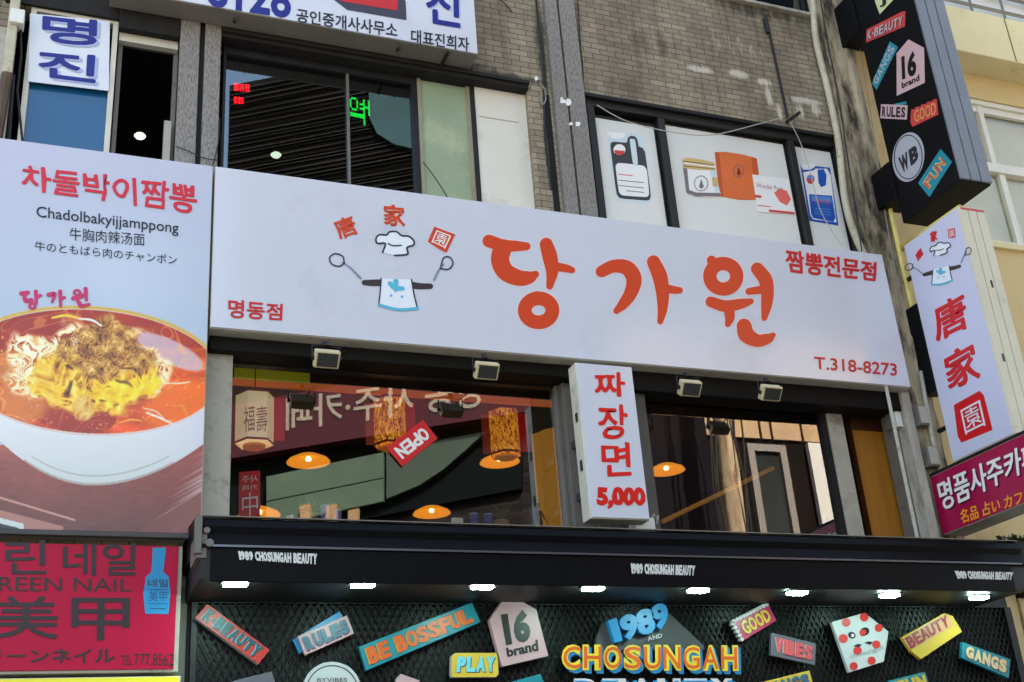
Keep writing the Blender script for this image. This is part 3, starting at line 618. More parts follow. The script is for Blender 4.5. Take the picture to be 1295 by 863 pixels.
# ------------------------------------------------------------------ food poster sign at the left
fz0=3.44
f0=-1.6; f1=s0-.012
fs=thing('food_poster_sign',(0,YS,fz0),'big square poster sign with a bowl of red noodle soup','sign')
panel(f0,f1,YS+.012,-.02,fz0,5.862,SIGNE,'case',fs,.004)
def raster():
    K=3; ww,hh=276,520; X0,Y0=-4,170       # picture units painted at three samples each
    im=np.zeros((hh*K,ww*K,3)); yy,xx=np.mgrid[0:hh*K,0:ww*K]; xs=xx/K+X0; ys=yy/K+Y0
    rs=np.random.RandomState(3)
    def C(*c): return np.array(c)/255.
    t=np.clip((ys-180)/220,0,1)[...,None]; im[:]=C(190,190,208)*(1-t)+C(180,193,208)*t
    glow=np.exp(-((xs-150)**2/9000+(ys-350)**2/5000))[...,None]; im+=glow*.04
    def put(mask,c,a=1.):
        im[mask]=im[mask]*(1-a)+C(*c)*a
    def ell(cx,cy,rx,ry,tilt=0):
        a=np.cos(tilt);b=np.sin(tilt); u=(xs-cx)*a+(ys-cy)*b; v=-(xs-cx)*b+(ys-cy)*a; return (u/rx)**2+(v/ry)**2
    def disc(x,y,r,c,a=1.):
        x0=int((x-r-X0)*K); x1=int((x+r-X0)*K)+2; y0=int((y-r-Y0)*K); y1=int((y+r-Y0)*K)+2
        x0,y0=max(x0,0),max(y0,0); x1,y1=min(x1,ww*K),min(y1,hh*K)
        if x1<=x0 or y1<=y0: return
        sx=xs[y0:y1,x0:x1]; sy=ys[y0:y1,x0:x1]; mk=(sx-x)**2+(sy-y)**2<r*r; sub_=im[y0:y1,x0:x1]; sub_[mk]=sub_[mk]*(1-a)+np.clip(np.array(c)/255.,0,1)*a
    def curve(p,r,c,shade=True):
        s=spline(p,10); 
        for i,(x,y) in enumerate(s[:,:2]):
            k=1+.12*math.sin(i*.7); rr=r*(.55+.45*math.sin(math.pi*min(1,max(0,(i+2)/(len(s)+3)))))
            if shade: disc(x+.4,y+r*.7,rr,[v*.62 for v in c],.8)
        for i,(x,y) in enumerate(s[:,:2]):
            rr=r*(.55+.45*math.sin(math.pi*min(1,max(0,(i+2)/(len(s)+3))))); disc(x,y,rr,c)
        for i,(x,y) in enumerate(s[:,:2]):
            if i%2==0: disc(x-.2,y-r*.4,r*.35,[min(255,v*1.15+20) for v in c],.7)
    def vn(X,Y,sc,seed):
        r=np.random.RandomState(seed).rand(128,128); u=X/sc+40; v=Y/sc+40; iu=np.floor(u).astype(int); iv=np.floor(v).astype(int); fu=u-iu; fv=v-iv
        fu=fu*fu*(3-2*fu); fv=fv*fv*(3-2*fv); g=lambda a,b: r[(iv+b)%128,(iu+a)%128]
        return (g(0,0)*(1-fu)+g(1,0)*fu)*(1-fv)+(g(0,1)*(1-fu)+g(1,1)*fu)*fv
    # table
    tab=ys>(553+.0*xs+np.where(xs<100,(100-xs)*.10,0)-np.clip(xs-215,0,60)*.0)
    tl=np.clip((ys-560)/120,0,1)[...,None]; tb=C(172,88,72)*(1-tl)+C(104,50,40)*tl; tb=tb*(1+.10*(vn(xs+ys*.4,ys*2.2,9,401)[...,None]-.5)+.16*(vn(xs,ys,60,402)[...,None]-.5))
    im[tab]=tb[tab]
    put((ys>628+xs*.30)&(ys<631+xs*.30)&(xs<95),(196,140,124)); put((ys>645+xs*.26)&(xs<80),(176,116,104)); put((ys>655+xs*.25)&(xs<30),(206,214,206)); put((ys>662+xs*.25)&(xs<24),(40,40,40))
    # pale streaked reflections at the right, painted into the print
    rr_=np.random.RandomState(8).rand(2000); st=rr_[((ys*1.0+xs*.55)*1.1).astype(int)%2000]*16-8; st2=rr_[((ys+xs*.55)*.35).astype(int)%2000]*20-10
    al=np.clip((xs-(262-(ys-560)*.60)+st+st2)/34,0,1)*(ys>540); al=al[...,None]*.9; im[:]=im*(1-al)+C(204,184,192)*al
    put((ys>616+(264-xs)*.62)&(xs>180),(122,60,50),.85)
    # bowl
    R=ell(112,470,166,78,.06); soup=(R<1)
    yb=614-58*((xs-118)/np.where(xs>118,146,120))**2; body=((ys<yb)&(ys>470)&~soup); sh=np.clip((ys-520)/95,0,1)[...,None]
    ell2=C(232,230,232)*(1-sh)+C(204,210,204)*sh; im[body]=ell2[body]
    put(body&(ys>yb-13)&(ys<yb-11)&(xs>40)&(xs<215),(172,172,158),.8); put(body&(ys>yb-3)&(xs>30)&(xs<220),(150,128,112),.55)
    bl=np.clip((xs-190)/70,0,1)[...,None]*.6*body[...,None]; im[:]=im*(1-bl)+C(204,202,214)*bl
    put((ell(112,469,170,82,.06)<1)&(R>=1)&(ys<480),(216,176,70)); put((ell(112,471,167,80,.06)<1)&(R>=1),(226,200,190))
    n1=np.sin(xs*.05+np.sin(ys*.11)*1.5)*np.sin(ys*.09+xs*.02); n2=np.clip((xs-40)/230,0,1)
    sc=C(186,84,44)[None,None]*(1-n2[...,None])+C(214,96,30)*n2[...,None]; sc=sc*(1+.16*n1[...,None])
    im[soup]=sc[soup]; put(soup&(ys<440),(150,62,44),.75)
    put(soup&(ell(88,520,60,26,.2)<1),(146,62,44),.75); ew=np.clip((1.3-ell(28,505,34,30,.4))*1.5,0,1)[...,None]*soup[...,None]*.8; im[:]=im*(1-ew)+C(212,140,80)*ew; put(soup&(ell(15,465,25,22)<1),(212,150,84),.6)
    ew=np.clip((1.3-ell(228,512,52,30,-.4))*1.5,0,1)[...,None]*soup[...,None]*.85; im[:]=im*(1-ew)+C(226,122,26)*ew; ew=np.clip((1.15-ell(215,445,48,15,.45))*3,0,1)[...,None]*soup[...,None]*.8; im[:]=im*(1-ew)+C(206,192,208)*ew
    for k in range(90):                       # oil flecks
        x=rs.uniform(-4,262); y=rs.uniform(420,548)
        if ((x-112)/160)**2+((y-470)/72)**2<1: disc(x,y,rs.uniform(.5,1.8),[232,140+rs.randint(60),60+rs.randint(90)],.7)
    def tangle(sc,seed,stretch=1.0,warp=1.2):
        wx=xs+sc*warp*(vn(xs,ys,sc*1.6,seed)-.5)*2; wy=ys+sc*warp*(vn(xs,ys,sc*1.6,seed+1)-.5)*2
        out=np.zeros_like(xs); 
        for k in range(3):
            a=vn(wx,wy*stretch,sc*(1.0-.22*k),seed+10+k); rd=1-np.abs(a*2-1); out=np.maximum(out,rd**1.6*(1-.12*k))
        return out
    def ramp(t,cols):
        t=np.clip(t,0,1)*(len(cols)-1); a=np.floor(t).astype(int); a=np.minimum(a,len(cols)-2); f=(t-a)[...,None]; c=np.array(cols)/255.
        return c[a]*(1-f)+c[a+1]*f
    def soft(e,w): return 1/(1+np.exp((e-1)/w))
    def over(mask,colr):
        m_=np.clip(mask,0,1)[...,None]; im[:]=im*(1-m_)+colr*m_
    nz_=(vn(xs,ys,16,77)-.5)
    # glossy streaks and foam on the broth
    gl=tangle(26,300,2.2,1.5); over(((gl>.93)&soup)*.35,C(250,190,120)*np.ones_like(im))
    # pale cabbage and sprouts lying round the heap
    sp=tangle(7,50,1.0,1.6); e=ell(112,462,112,50,.04)+nz_*1.0
    colr=ramp(sp,[(96,52,34),(170,96,52),(222,176,112),(244,226,184),(250,246,236)])
    msk=soft(e,.06)*(sp>.52)*soup; msk*=np.where(ys>505,.55,1); over(msk,colr)
    # heap: wide egg sheets
    n3=tangle(15,90,1.1,1.5); n4=vn(xs,ys,5,91); e=ell(120,478,78,46,0)+nz_*.7
    colr=ramp(n3*.85+(n4-.5)*.3,[(74,40,24),(128,74,34),(190,134,44),(226,182,52),(240,208,92),(250,238,170)])
    over(soft(e,.05),colr)
    # bright sheet at the front right and lips of egg
    e=ell(152,496,52,15,-.25)+nz_*.8; n5=tangle(20,120,1.6,1.0); over(soft(e,.06)*.95,ramp(n5*.8+(n4-.5)*.25,[(164,108,20),(216,172,28),(238,204,44),(250,230,120)]))
    e=ell(60,474,17,14,.5)+nz_*.6; over(soft(e,.08)*.9,ramp(n5,[(150,92,30),(214,164,48),(244,214,110)]))
    e=ell(106,516,14,16,.3)+nz_*.5; over(soft(e,.1)*.85,ramp(tangle(8,131,.5,1),[(150,90,40),(206,156,84),(236,206,140)]))
    e=ell(160,462,22,12,-.3)+nz_*.5; over(soft(e,.1)*.85,ramp(n5,[(160,96,50),(216,166,74),(242,214,140)]))
    gp=tangle(13,140,1.0,1.4); over(soft(ell(118,474,64,38)+nz_*.8,.1)*np.clip((.42-gp)*5,0,1)*.8,C(84,44,26)*np.ones_like(im))
    # shredded beef on the top, fine grained
    b1=tangle(3.6,200,1.0,1.8); b2=vn(xs,ys,9,201); e=((xs-132)/(22+np.clip(ys-400,0,60)*.95))**2+((ys-436)/35)**2+nz_*1.3
    over(soft(e,.07),ramp(b1*.8+(b2-.5)*.5,[(48,24,12),(108,66,30),(172,122,60),(214,170,98),(244,214,150)]))
    # a few loose sprouts and oil glints
    for p_,r_,c_ in (([(185,522),(203,529),(226,540)],1.5,(236,220,206)),([(180,516),(196,520),(208,530)],1.0,(226,200,172)),([(150,535),(165,531),(178,532)],1.6,(224,150,70)),([(205,484),(225,485),(240,483)],1.1,(236,216,180)),([(66,402),(84,399),(104,404)],2.0,(222,190,72)),([(100,403),(116,405),(128,412)],1.6,(228,220,204))): curve(p_,r_,c_,False)
    for k in range(70):
        x=rs.uniform(-4,262); y=rs.uniform(500,548)
        if ((x-112)/158)**2+((y-470)/72)**2<1: disc(x,y,rs.uniform(.3,1.0),(250,210,160),.6)
    im[:]=np.clip(im,0,1); pt_=im[soup]; pt_=np.clip(.5+(pt_-.5)*1.18-.02,0,1); lum=pt_.mean(1,keepdims=True); im[soup]=np.clip(lum+(pt_-lum)*1.12,0,1)
    for _ in range(1): im[1:-1,1:-1]=(im[1:-1,1:-1]*2+im[:-2,1:-1]+im[2:,1:-1]+im[1:-1,:-2]+im[1:-1,2:])/6
    return im,K,X0,Y0,ww,hh
im,K,X0,Y0,ww,hh=raster()
XX=np.linspace(P(-14,200,YS)[0],f1-.006,430); ZZ=np.linspace(fz0+.004,5.858,800)
gx,gz=np.meshgrid(XX,ZZ); co=np.stack([gx.ravel(),np.full(gx.size,YS),gz.ravel()],1)
me=bpy.data.meshes.new('poster_picture'); nx,nz=len(XX),len(ZZ)
ii=np.arange(nz-1)[:,None]*nx+np.arange(nx-1)[None]; fc=np.stack([ii,ii+1,ii+nx+1,ii+nx],-1).reshape(-1,4)
me.vertices.add(len(co)); me.vertices.foreach_set('co',co.ravel()); me.loops.add(fc.size); me.loops.foreach_set('vertex_index',fc.ravel().astype(np.int32))
me.polygons.add(len(fc)); me.polygons.foreach_set('loop_start',np.arange(0,fc.size,4,dtype=np.int32)); me.update(calc_edges=True)
dd=(co-CAM)@ROT.T; ux=CX+FOC*dd[:,0]/dd[:,2]; uy=CY+FOC*dd[:,1]/dd[:,2]
ix=np.clip(((ux-X0)*K),0,ww*K-1.01); iy=np.clip(((uy-Y0)*K),0,hh*K-1.01); rgb=im[iy.astype(int),ix.astype(int)]
rgb=np.where(rgb<=.04045,rgb/12.92,((np.clip(rgb,0,1)+.055)/1.055)**2.4)
ca=me.color_attributes.new('print','FLOAT_COLOR','POINT'); ca.data.foreach_set('color',np.concatenate([rgb,np.ones((len(rgb),1))],1).astype(np.float32).ravel())
pm=bpy.data.materials.new('printed_soup_poster'); pm.use_nodes=True; at=pm.node_tree.nodes.new('ShaderNodeVertexColor'); at.layer_name='print'
pm.node_tree.links.new(at.outputs[0],pm.node_tree.nodes['Principled BSDF'].inputs['Base Color']); pm.node_tree.nodes['Principled BSDF'].inputs['Roughness'].default_value=.25
link('poster_picture',me,pm,fs)
panel(f0,P(-14,200,YS)[0]-.002,YS,YS+.0115,fz0+.004,5.858,SIGNW,'blank_face',fs,0)
panel(f0,f1,YS-.02,YS+.02,fz0-.03,fz0-.002,mat('sign_rail',(70,66,64),.5,var=.2,scale=5),'bottom_rail',fs,.003)
text(MP,'차돌박이짬뽕',[(27,209.5),(248,235),(247,271),(27,239.5)],CRIM,fs,.022,.004,wob=.006,bold=.75)
text(MP,'Chadolbakyijjamppong',[(46,261),(226,282),(225.5,299.5),(46,279)],INK,fs,.006,.004)
text(MP,'牛胸肉\u8fa3汤面',[(88,288),(183,296),(183,311.5),(88,304.5)],INK,fs,.004,.004)
text(MP,'牛のともばら肉のチャンポン',[(44,305),(223.5,323.5),(223.5,335.5),(44,317.5)],INK,fs,.006,.004)
def c4(x,y,r=8): return (x/2.977,290+y/2.977,r/2.977)
MAG=mat('magenta_vinyl',(196,40,96),.3)
strokes(MP,[[c4(80,243),c4(105,240)],[c4(92,246),c4(96,270),c4(118,268)],[c4(135,236),c4(136,280,6)],[c4(136,256),c4(154,250,5)],['ring',*c4(122,290)[:2],3.6,3.2,1.7],
 [c4(182,248),c4(205,246),c4(196,275,5)],[c4(226,236),c4(228,290,6)],[c4(228,262),c4(244,258,5)],
 ['ring',*c4(290,240)[:2],4,3,1.6],[c4(275,262),c4(308,256,6)],[c4(292,262),c4(292,276,5)],[c4(322,226),c4(325,268,6)],[c4(308,250,6),c4(324,247,6)],[c4(298,278),c4(306,290),c4(336,284,5)]],MAG,fs,.004,'lettering')

# ------------------------------------------------------------------ pink nail sign and yellow sign below
YN=-.20; NP=('y',YN)
n1=P(229,760,YN)[0]; nz1=P(120,688,YN)[2]-.0; nz0=P(120,851,YN)[2]
PINK=mat('pink_sign_film',(180,8,56),.35,var=.05,scale=1,spec=.15); PINKT=mat('dark_plum_vinyl',(36,10,18),.4); BLUB=mat('bottle_blue',(22,134,184),.4)
ns=thing('nail_salon_sign',(0,YN,nz0),'hot pink nail salon sign with blue bottle and plum lettering','sign')
panel(-1.8,n1,YN+.012,-.01,nz0,nz1,ALU,'case',ns,.004); panel(-1.79,n1-.025,YN,YN+.0115,nz0+.015,nz1-.004,PINK,'face',ns,.002)
text(NP,'그린',[(-62,684),(58,684),(58,726),(-62,726)],PINKT,ns,.02,.004,bold=0.6); text(NP,'네일',[(80,688),(172,688),(171,728),(80,728)],PINKT,ns,.02,.004,bold=0.6)
text(NP,'GREEN NAIL',[(-30,729),(166,732.5),(165.5,748.5),(-30,748)],PINKT,ns,.0,.004)
text(NP,'美',[(-7,755),(73,755),(73,808),(-7,807)],PINKT,ns,.015,.004,bold=0.8); text(NP,'甲',[(91,757),(163.5,757),(162.5,810),(91,809)],PINKT,ns,.015,.004,bold=0.8)
text(NP,'グリーンネイル',[(-50,822),(145,820),(144.5,839),(-50,838)],PINKT,ns,.02,.004,bold=0.6)
text(NP,'TEL',[(153,829),(167,829),(167,841.5),(153,841)],PINKT,ns,.0,.004); text(NP,'777.8562',[(170,827),(220,826.5),(219.5,842.5),(170,841)],PINKT,ns,.0,.004)
shape(NP,[(193,693),(210,693),(207.5,714),(206.5,724),(213,729),(215.5,750),(213,777),(183.5,776.5),(181,752),(184.5,730),(191,724),(192,714)],BLUB,ns,.003,name='bottle_print')
text(NP,'네일',[(187,732),(212,733),(212,743),(187,743)],PINKT,ns,.0,.005); text(NP,'美甲',[(188,748),(211,748),(211,761),(188,761)],mat('deep_blue_vinyl',(10,80,120),.4),ns,.0,.005)
strokes(NP,[[(187,746,.4),(212,746,.4)],[(188,764,.4),(211,764,.4)],[(190,770,.5),(209,770,.5)]],mat('deep_blue_vinyl',(10,80,120),.4),ns,.005,'bottle_print')
yz1=P(120,856,YN)[2]
ys_=thing('yellow_sign',(0,YN,yz1-.5),'bright yellow sign directly under the pink nail sign','sign')
panel(-1.8,P(229,860,YN)[0],YN+.012,-.01,yz1-.45,yz1,SIGNE,'case',ys_,.004); panel(-1.79,P(226,860,YN)[0],YN,YN+.0115,yz1-.44,yz1-.006,mat('yellow_sign_film',(240,226,30),.3),'face',ys_,.002)
# ------------------------------------------------------------------ small upright price sign
YV=-.36; VP=('y',YV)
vq=[(733,458.5),(800,463.5),(822,656.5),(743,656.5)]
vv=[P(*q,YV) for q in vq]; vx0=(vv[0][0]+vv[3][0])/2; vx1=(vv[1][0]+vv[2][0])/2; vz0=(vv[2][2]+vv[3][2])/2; vz1=(vv[0][2]+vv[1][2])/2
vs=thing('price_sign',((vx0+vx1)/2,YV,vz0),'narrow upright white price sign with red brush lettering hanging below the big signboard','sign')
panel(vx0,vx1,YV+.012,YV+.13,vz0,vz1,SIGNE,'case',vs,.004); panel(vx0+.006,vx1-.006,YV,YV+.0115,vz0+.006,vz1-.006,SIGNW,'face',vs,.002)
MB().box(vx0+.06,vx0+.10,YV+.13,-.04,vz0+.2,vz0+.25).box(vx0+.06,vx0+.10,YV+.13,-.04,vz1-.5,vz1-.45).build('bracket',DKMET,vs)
MB().box(vx0-.006,vx0,YV+.05,YV+.08,vz0+.33,vz0+.40).box(vx0-.006,vx0,YV+.05,YV+.08,vz1-.40,vz1-.34).build('latch',DKMET,vs)
VRED=mat('brush_red_vinyl',(214,34,28),.3)
text(VP,'짜',[(751,473.5),(789,472),(790,501),(753,504)],VRED,vs,.022,wob=.012,bold=0.9); text(VP,'장',[(756,515),(792.5,513),(794,554),(758,556)],VRED,vs,.022,wob=.012,bold=0.9)
text(VP,'면',[(760,562),(796,560),(798,600),(763,602)],VRED,vs,.022,wob=.012,bold=0.9); text(VP,'5,000',[(755,617),(815,617),(816,643),(755,643)],VRED,vs,.04,wob=.008,bold=0.7)

# ------------------------------------------------------------------ canopy of the cosmetics shop with downlights
aw=thing('shop_canopy',(3.6,-.6,3.07),'long black shop canopy with small white lettering along its valance','canopy')
ax0,ax1=.80,6.40
prof=[(-.0,3.50),(-.50,3.455),(-.575,3.435),(-.60,3.42),(-.615,3.38),(-.60,3.34),(-.62,3.285),(-.655,3.27),(-.655,3.255),(-.0,3.255)]
def extr(prof,x0,x1): return MB().prism([(x0,y,z) for y,z in prof],[(x1,y,z) for y,z in prof])
extr(prof,ax0,ax1).build('hood',BLACKM,aw,.003)
MB().box(ax0,ax1,-.602,-.57,3.437,3.443).build('top_trim',mat('dull_trim',(120,114,104),.5,var=.2,scale=6),aw)
MB().box(ax0+.07,6.33,-.662,-.656,3.256,3.268).build('trim_line',mat('trim_strip',(110,110,118),.3,metal=.7),aw)
MB().box(.87,6.235,-.65,-.63,3.075,3.252).build('valance',BLACKM,aw,.002)
MB().box(.82,6.40,-.63,-.02,3.095,3.25).build('soffit',mat('soffit_black',(.011,.011,.012),.5,var=.2,scale=2),aw)
MB().box(ax0-.005,ax0+.05,-.64,-.40,3.20,3.33).box(ax0-.015,ax0+.02,-.66,-.60,3.22,3.42).tube([(ax0+.06,-.67,3.275),(ax0+.06,-.62,3.275)],.022,10).tube([(ax0+.045,-.66,3.345),(ax0+.045,-.61,3.345)],.018,10).build('end_bracket',GREYMET,aw,.003)
VL=('y',-.65)
TW=mat('valance_white',(214,214,210),.4)
for qd in ([(301,697.5),(401,701),(400.5,714),(303,708)],[(797.5,713),(879,716),(878,728),(799,725.5)],[(1207,722.5),(1281,724.5),(1279,733.5),(1211,732)]):
    text(VL,'1989 CHOSUNGAH BEAUTY',qd,TW,aw,.03,bold=.35)
LEDM=mat('led_lens',(240,255,250),.4,emit=(205,255,240),es=34)
lx=[(298,738),(459,739.5),(610,741.5),(750,744),(883,746.5),(1008,749.5),(1125,752.5),(1238,755.5)]
names=['first from the left, above the red plaque','second from the left, above the mauve plaque','third from the left, above the pointed pink plaque','fourth from the left, left of the blue numerals','fourth from the right, right of the blue numerals','third from the right, above the grey plaque','second from the right, beside the spotted plaque','rightmost, near the end of the canopy']
d0=None
for (x,y),nm in zip(lx,names):
    q=CAM+_d(x,y)*((3.085-CAM[2])/_d(x,y)[2])
    if d0 is None:
        d0=thing('canopy_downlight',(0,0,0),'lit','downlight','lit downlights under the canopy')
        MB().box(-.075,.075,-.045,.045,.004,.012).build('housing',DKMET,d0); MB().box(-.060,.060,-.032,.032,-.010,.003).build('lens',LEDM,d0); d=d0
    else: d=copy_tree(d0)
    d.location=(q[0],q[1],3.083); d['label']='lit rectangular canopy downlight, '+nm

# ------------------------------------------------------------------ expanded metal shop front
YX=-.05; gx0=.885; gx1=6.66; gzt=3.09; gzb=2.05
mw=thing('mesh_shopfront',(3.7,0,0),'black expanded metal mesh wall carrying colourful plaques under the canopy','shop front')
MB().box(gx0-.05,6.75,.0,.05,0,3.2).build('backing_panel',G,mw)
mb=MB(); wdia,hdia=.043,.080; nd=int((gx1-gx0)/wdia)+30; Hh=gzt-gzb
for fam in (1,-1):
    k0=-int(Hh/hdia)-1
    for k in range(k0,nd+abs(k0)):
        xa=gx0+k*wdia; xb=xa+Hh/hdia*wdia
        za,zb=(gzb,gzt) if fam==1 else (gzt,gzb)
        pa=np.array([xa,za]);pb=np.array([xb,zb])
        if xb<=gx0 or xa>=gx1: continue
        if xa<gx0: t=(gx0-xa)/(xb-xa); pa=pa+t*(pb-pa)
        if xb>gx1: t=(gx1-pa[0])/(pb[0]-pa[0]); pb=pa+t*(pb-pa)
        dv=(pb-pa)/np.linalg.norm(pb-pa); nn=np.array([-dv[1],dv[0]])*.0045; yy=-.046 if fam==1 else -.041
        v=[]
        for p in (pa-nn,pa+nn,pb+nn,pb-nn):
            v.append((p[0],yy,p[1]))
        v+= [(a,yy+.008,c) for a,_,c in v[:4]]
        mb.add(v,[(0,3,2,1),(0,1,5,4),(2,3,7,6),(1,2,6,5),(3,0,4,7)])
mb.build('mesh_lattice',mat('mesh_black_steel',(.009,.009,.0095),.4,var=.2,scale=3,spec=.12),mw)
MB().box(gx0-.03,6.72,-.055,-.0,gzt-.0,3.094).box(gx0-.03,gx0,-.06,0,0,gzt).box(6.66,6.72,-.06,0,0,gzt).box(gx0,6.66,-.06,0,gzb-.05,gzb).build('frame',G,mw)
MB().box(gx0+.1,6.5,-.03,-.01,.15,gzb-.06).build('shop_window',TINT,mw)

# plaques on the mesh
PF=-.105; PP=('y',PF)
TEAL=mat('teal_paint',(16,110,126),.4,var=.08,scale=3); PKP=mat('dusty_pink_paint',(173,134,141),.4,var=.06,scale=3); REDP=mat('plaque_red',(173,43,36),.4,var=.06,scale=3)
ORG=mat('orange_paint',(193,77,18),.4); YEL=mat('plaque_yellow',(189,154,50),.4,var=.06,scale=3); BLU=mat('plaque_blue',(21,117,173),.4); PLM=mat('plum_paint',(100,33,67),.4); GRY=mat('plaque_grey',(84,80,92),.45,var=.08,scale=3); LG=mat('pale_grey_paint',(168,166,171),.4,var=.04,scale=3); GRN=mat('white_edge',(173,168,173),.5); BRO=mat('brick_red_paint',(126,28,21),.4)
def plaque(name,poly,m,label,th=.05,side=None,group='plaques on the mesh wall'):
    th*=.55
    cx=sum(x for x,_ in poly)/len(poly); cy=sum(y for _,y in poly)/len(poly); q=P(cx,cy,PF)
    t=thing(name,(q[0],PF,q[2]),label,'plaque',group)
    if side: shape(PP,poly,side,t,-.004,th,'side_frame'); shape(PP,poly,m,t,.0005,0,name='board')
    else: shape(PP,poly,m,t,0,th,'board',.003)
    return t
def ptext(t,s,quad,m,mshadow=None,w=.04,sh=(1.3,1.2),d=.0):
    if mshadow: text(PP,s,quad,mshadow,t,w,.003,'letter_shadow',shift=sh)
    text(PP,s,quad,m,t,w,.006,'lettering',bold=.35)
Q=[(262.3,764),(341,822),(327,840),(247,781.6)]
t=plaque('word_plaque',Q,REDP,'tilted red plaque reading K-BEAUTY at the left end of the mesh',.09,GRN); qq=sub(Q,.06,.16,.93,.86); ptext(t,'K-BEAUTY',qq,mat('dark_teal_paint',(24,70,84),.4),mat('plaque_cyan',(100,168,184),.4),.05,(-1.4,-.4))
Q=[(376.5,805),(439,778),(448,801.5),(386,829)]
t=plaque('word_plaque',Q,PKP,'dusty pink plaque reading RULES with a blue plate behind it'); shape(PP,[(372,808),(431,772),(436,780),(380,826)],BLU,t,-.03,.02,'back_plate')
ptext(t,'RULES',sub(Q,.05,.16,.95,.84),mat('slate_blue_paint',(52,88,112),.4),PLM,.06)
Q=[(454,818),(597,762),(608,787),(463,848.5)]
t=plaque('word_plaque',Q,TEAL,'long slanting teal plaque reading BE BOSSFUL',.07); ptext(t,'BE BOSSFUL',sub(Q,.04,.15,.955,.84),ORG,YEL,.04,(-1.5,.3)); 
Q=[(576,826),(627,826),(629.5,831),(630.5,853),(627,856.5),(572,856.5),(570.5,853),(571,830)]
t=plaque('word_plaque',Q,YEL,'small yellow plaque reading PLAY beside the pointed pink plaque',.06,GRN); ptext(t,'PLAY',[(578,831),(626,831),(626,850),(576,850)],mat('plaque_cyan',(100,168,184),.4),mat('deep_ink',(20,30,50),.4),.05,(1.5,1.2))
Q=[(642,750),(678.6,771),(693.7,830),(635,843.4),(619,784)]
t=plaque('house_plaque',Q,PKP,'house shaped pale pink plaque reading 16 brand',.08); BLK=mat('black_vinyl',(14,14,16),.4)
text(PP,'16',[(632.5,776),(668.5,770),(671.5,811),(640,817)],BLK,t,.06); text(PP,'brand',[(639.5,820),(679.5,809),(681,823.5),(641.5,831.5)],BLK,t,.04)
Q=[(926,786.6),(971.7,763.7),(982,785),(939.7,811)]
t=plaque('word_plaque',Q,mat('raspberry_paint',(156,33,77),.4),'raspberry plaque with a scalloped edge reading GOOD',.05); mb=MB()
for k in range(11):
    u=(k+.5)/11; x=Q[0][0]+(Q[1][0]-Q[0][0])*u; y=Q[0][1]+(Q[1][1]-Q[0][1])*u; fr=[pt(PP,a,b,.001) for a,b in circ(x,y,2.5,2.5,10)]; mb.prism(fr,[p+np.array([0,.03,0]) for p in fr])
for k in range(5):
    u=(k+.5)/5; x=Q[0][0]+(Q[3][0]-Q[0][0])*u; y=Q[0][1]+(Q[3][1]-Q[0][1])*u; fr=[pt(PP,a,b,.001) for a,b in circ(x,y,2.5,2.5,10)]; mb.prism(fr,[p+np.array([0,.03,0]) for p in fr])
mb.build('scalloped_edge',GRN,t); ptext(t,'GOOD',sub(Q,.12,.16,.9,.82),YEL,BRO,.02,(1,.8))
Q=[(976,800),(1032,814),(1031,841.5),(974.7,829)]
t=plaque('word_plaque',Q,GRY,'dark grey plaque reading VIBES in red',.05); ptext(t,'VIBES',sub(Q,.07,.18,.93,.82),mat('coral_paint',(186,68,75),.4),GRN,.05,(-1,-.6))
Q=[(1051.6,787),(1093.7,775),(1124,799),(1118,837),(1074,850.7)]
t=plaque('spotted_plaque',Q,LG,'five sided pale plaque with red spots',.05)
def c43(x,y): return (900+x/3.278,750+y/3.278)
SPR=mat('spot_red',(179,36,33),.4)
for i,(x,y,r) in enumerate(((557,123,18),(632,101,18),(692,145,17),(545,190,19),(682,214,17),(604,240,18),(663,281,17),(588,304,17),(627,165,15))): shape(PP,circ(*c43(x,y),r/3.278,r/3.278,18),SPR,t,.002,name='spot')
BLKP=mat('black_vinyl',(14,14,16),.4)
shape(PP,circ(*c43(580,176),5,4.2,18,.5),BLKP,t,.003,name='marking'); shape(PP,circ(*c43(582,177),2.0,1.8,14),WHITE,t,.004,name='marking'); shape(PP,circ(*c43(576,177),1.3,1.3,12),BLKP,t,.005,name='marking')
shape(PP,circ(*c43(634,160),5.8,5,18,-.4),BLKP,t,.003,name='marking'); shape(PP,circ(*c43(627,163),3.6,3.4,16),SPR,t,.004,name='marking')
shape(PP,[c43(585,222),c43(603,212),c43(622,214),c43(612,226)],BLKP,t,.003,name='marking'); shape(PP,[c43(632,207),c43(650,201),c43(668,204),c43(655,216)],BLKP,t,.003,name='marking')
text(PP,'chosungah',[(*c43(572,255),),c43(708,215),c43(712,240),c43(576,280)],mat('print_grey',(120,110,116),.4),t,.0,.004)
Q=[(1141,806),(1194,775.5),(1205,779),(1217,799),(1165,834),(1153,824)]
t=plaque('word_plaque',Q,YEL,'faceted yellow plaque reading BEAUTY at the right of the mesh',.06); shape(PP,[(1144,806),(1194,777.5),(1204,782),(1207,791),(1152,822)],mat('salmon_paint',(186,134,92),.4),t,.0015,name='facet'); ptext(t,'BEAUTY',[(1142.5,808),(1196,778),(1201,791),(1151,821)],BRO,mat('plaque_pink',(230,150,160),.4),.02,(-1,.6))
Q=[(1217,812),(1278,834),(1276,858),(1216,832)]
t=plaque('word_plaque',Q,TEAL,'teal plaque reading GANGS at the far right of the mesh',.05); ptext(t,'GANGS',sub(Q,.07,.16,.93,.84),mat('peach_paint',(198,164,126),.4),BRO,.05,(1,.8))
Q=[(955,865),(1024,848),(1029,869),(960,888)]
t=plaque('word_plaque',Q,YEL,'amber plaque cut by the bottom of the picture below the grey one',.05); ptext(t,'GANGS',sub(Q,.1,.14,.95,.86),mat('slate_blue_paint',(52,88,112),.4),BRO,.05)
Q=[(1124,861),(1170,850),(1177,871),(1130,884)]
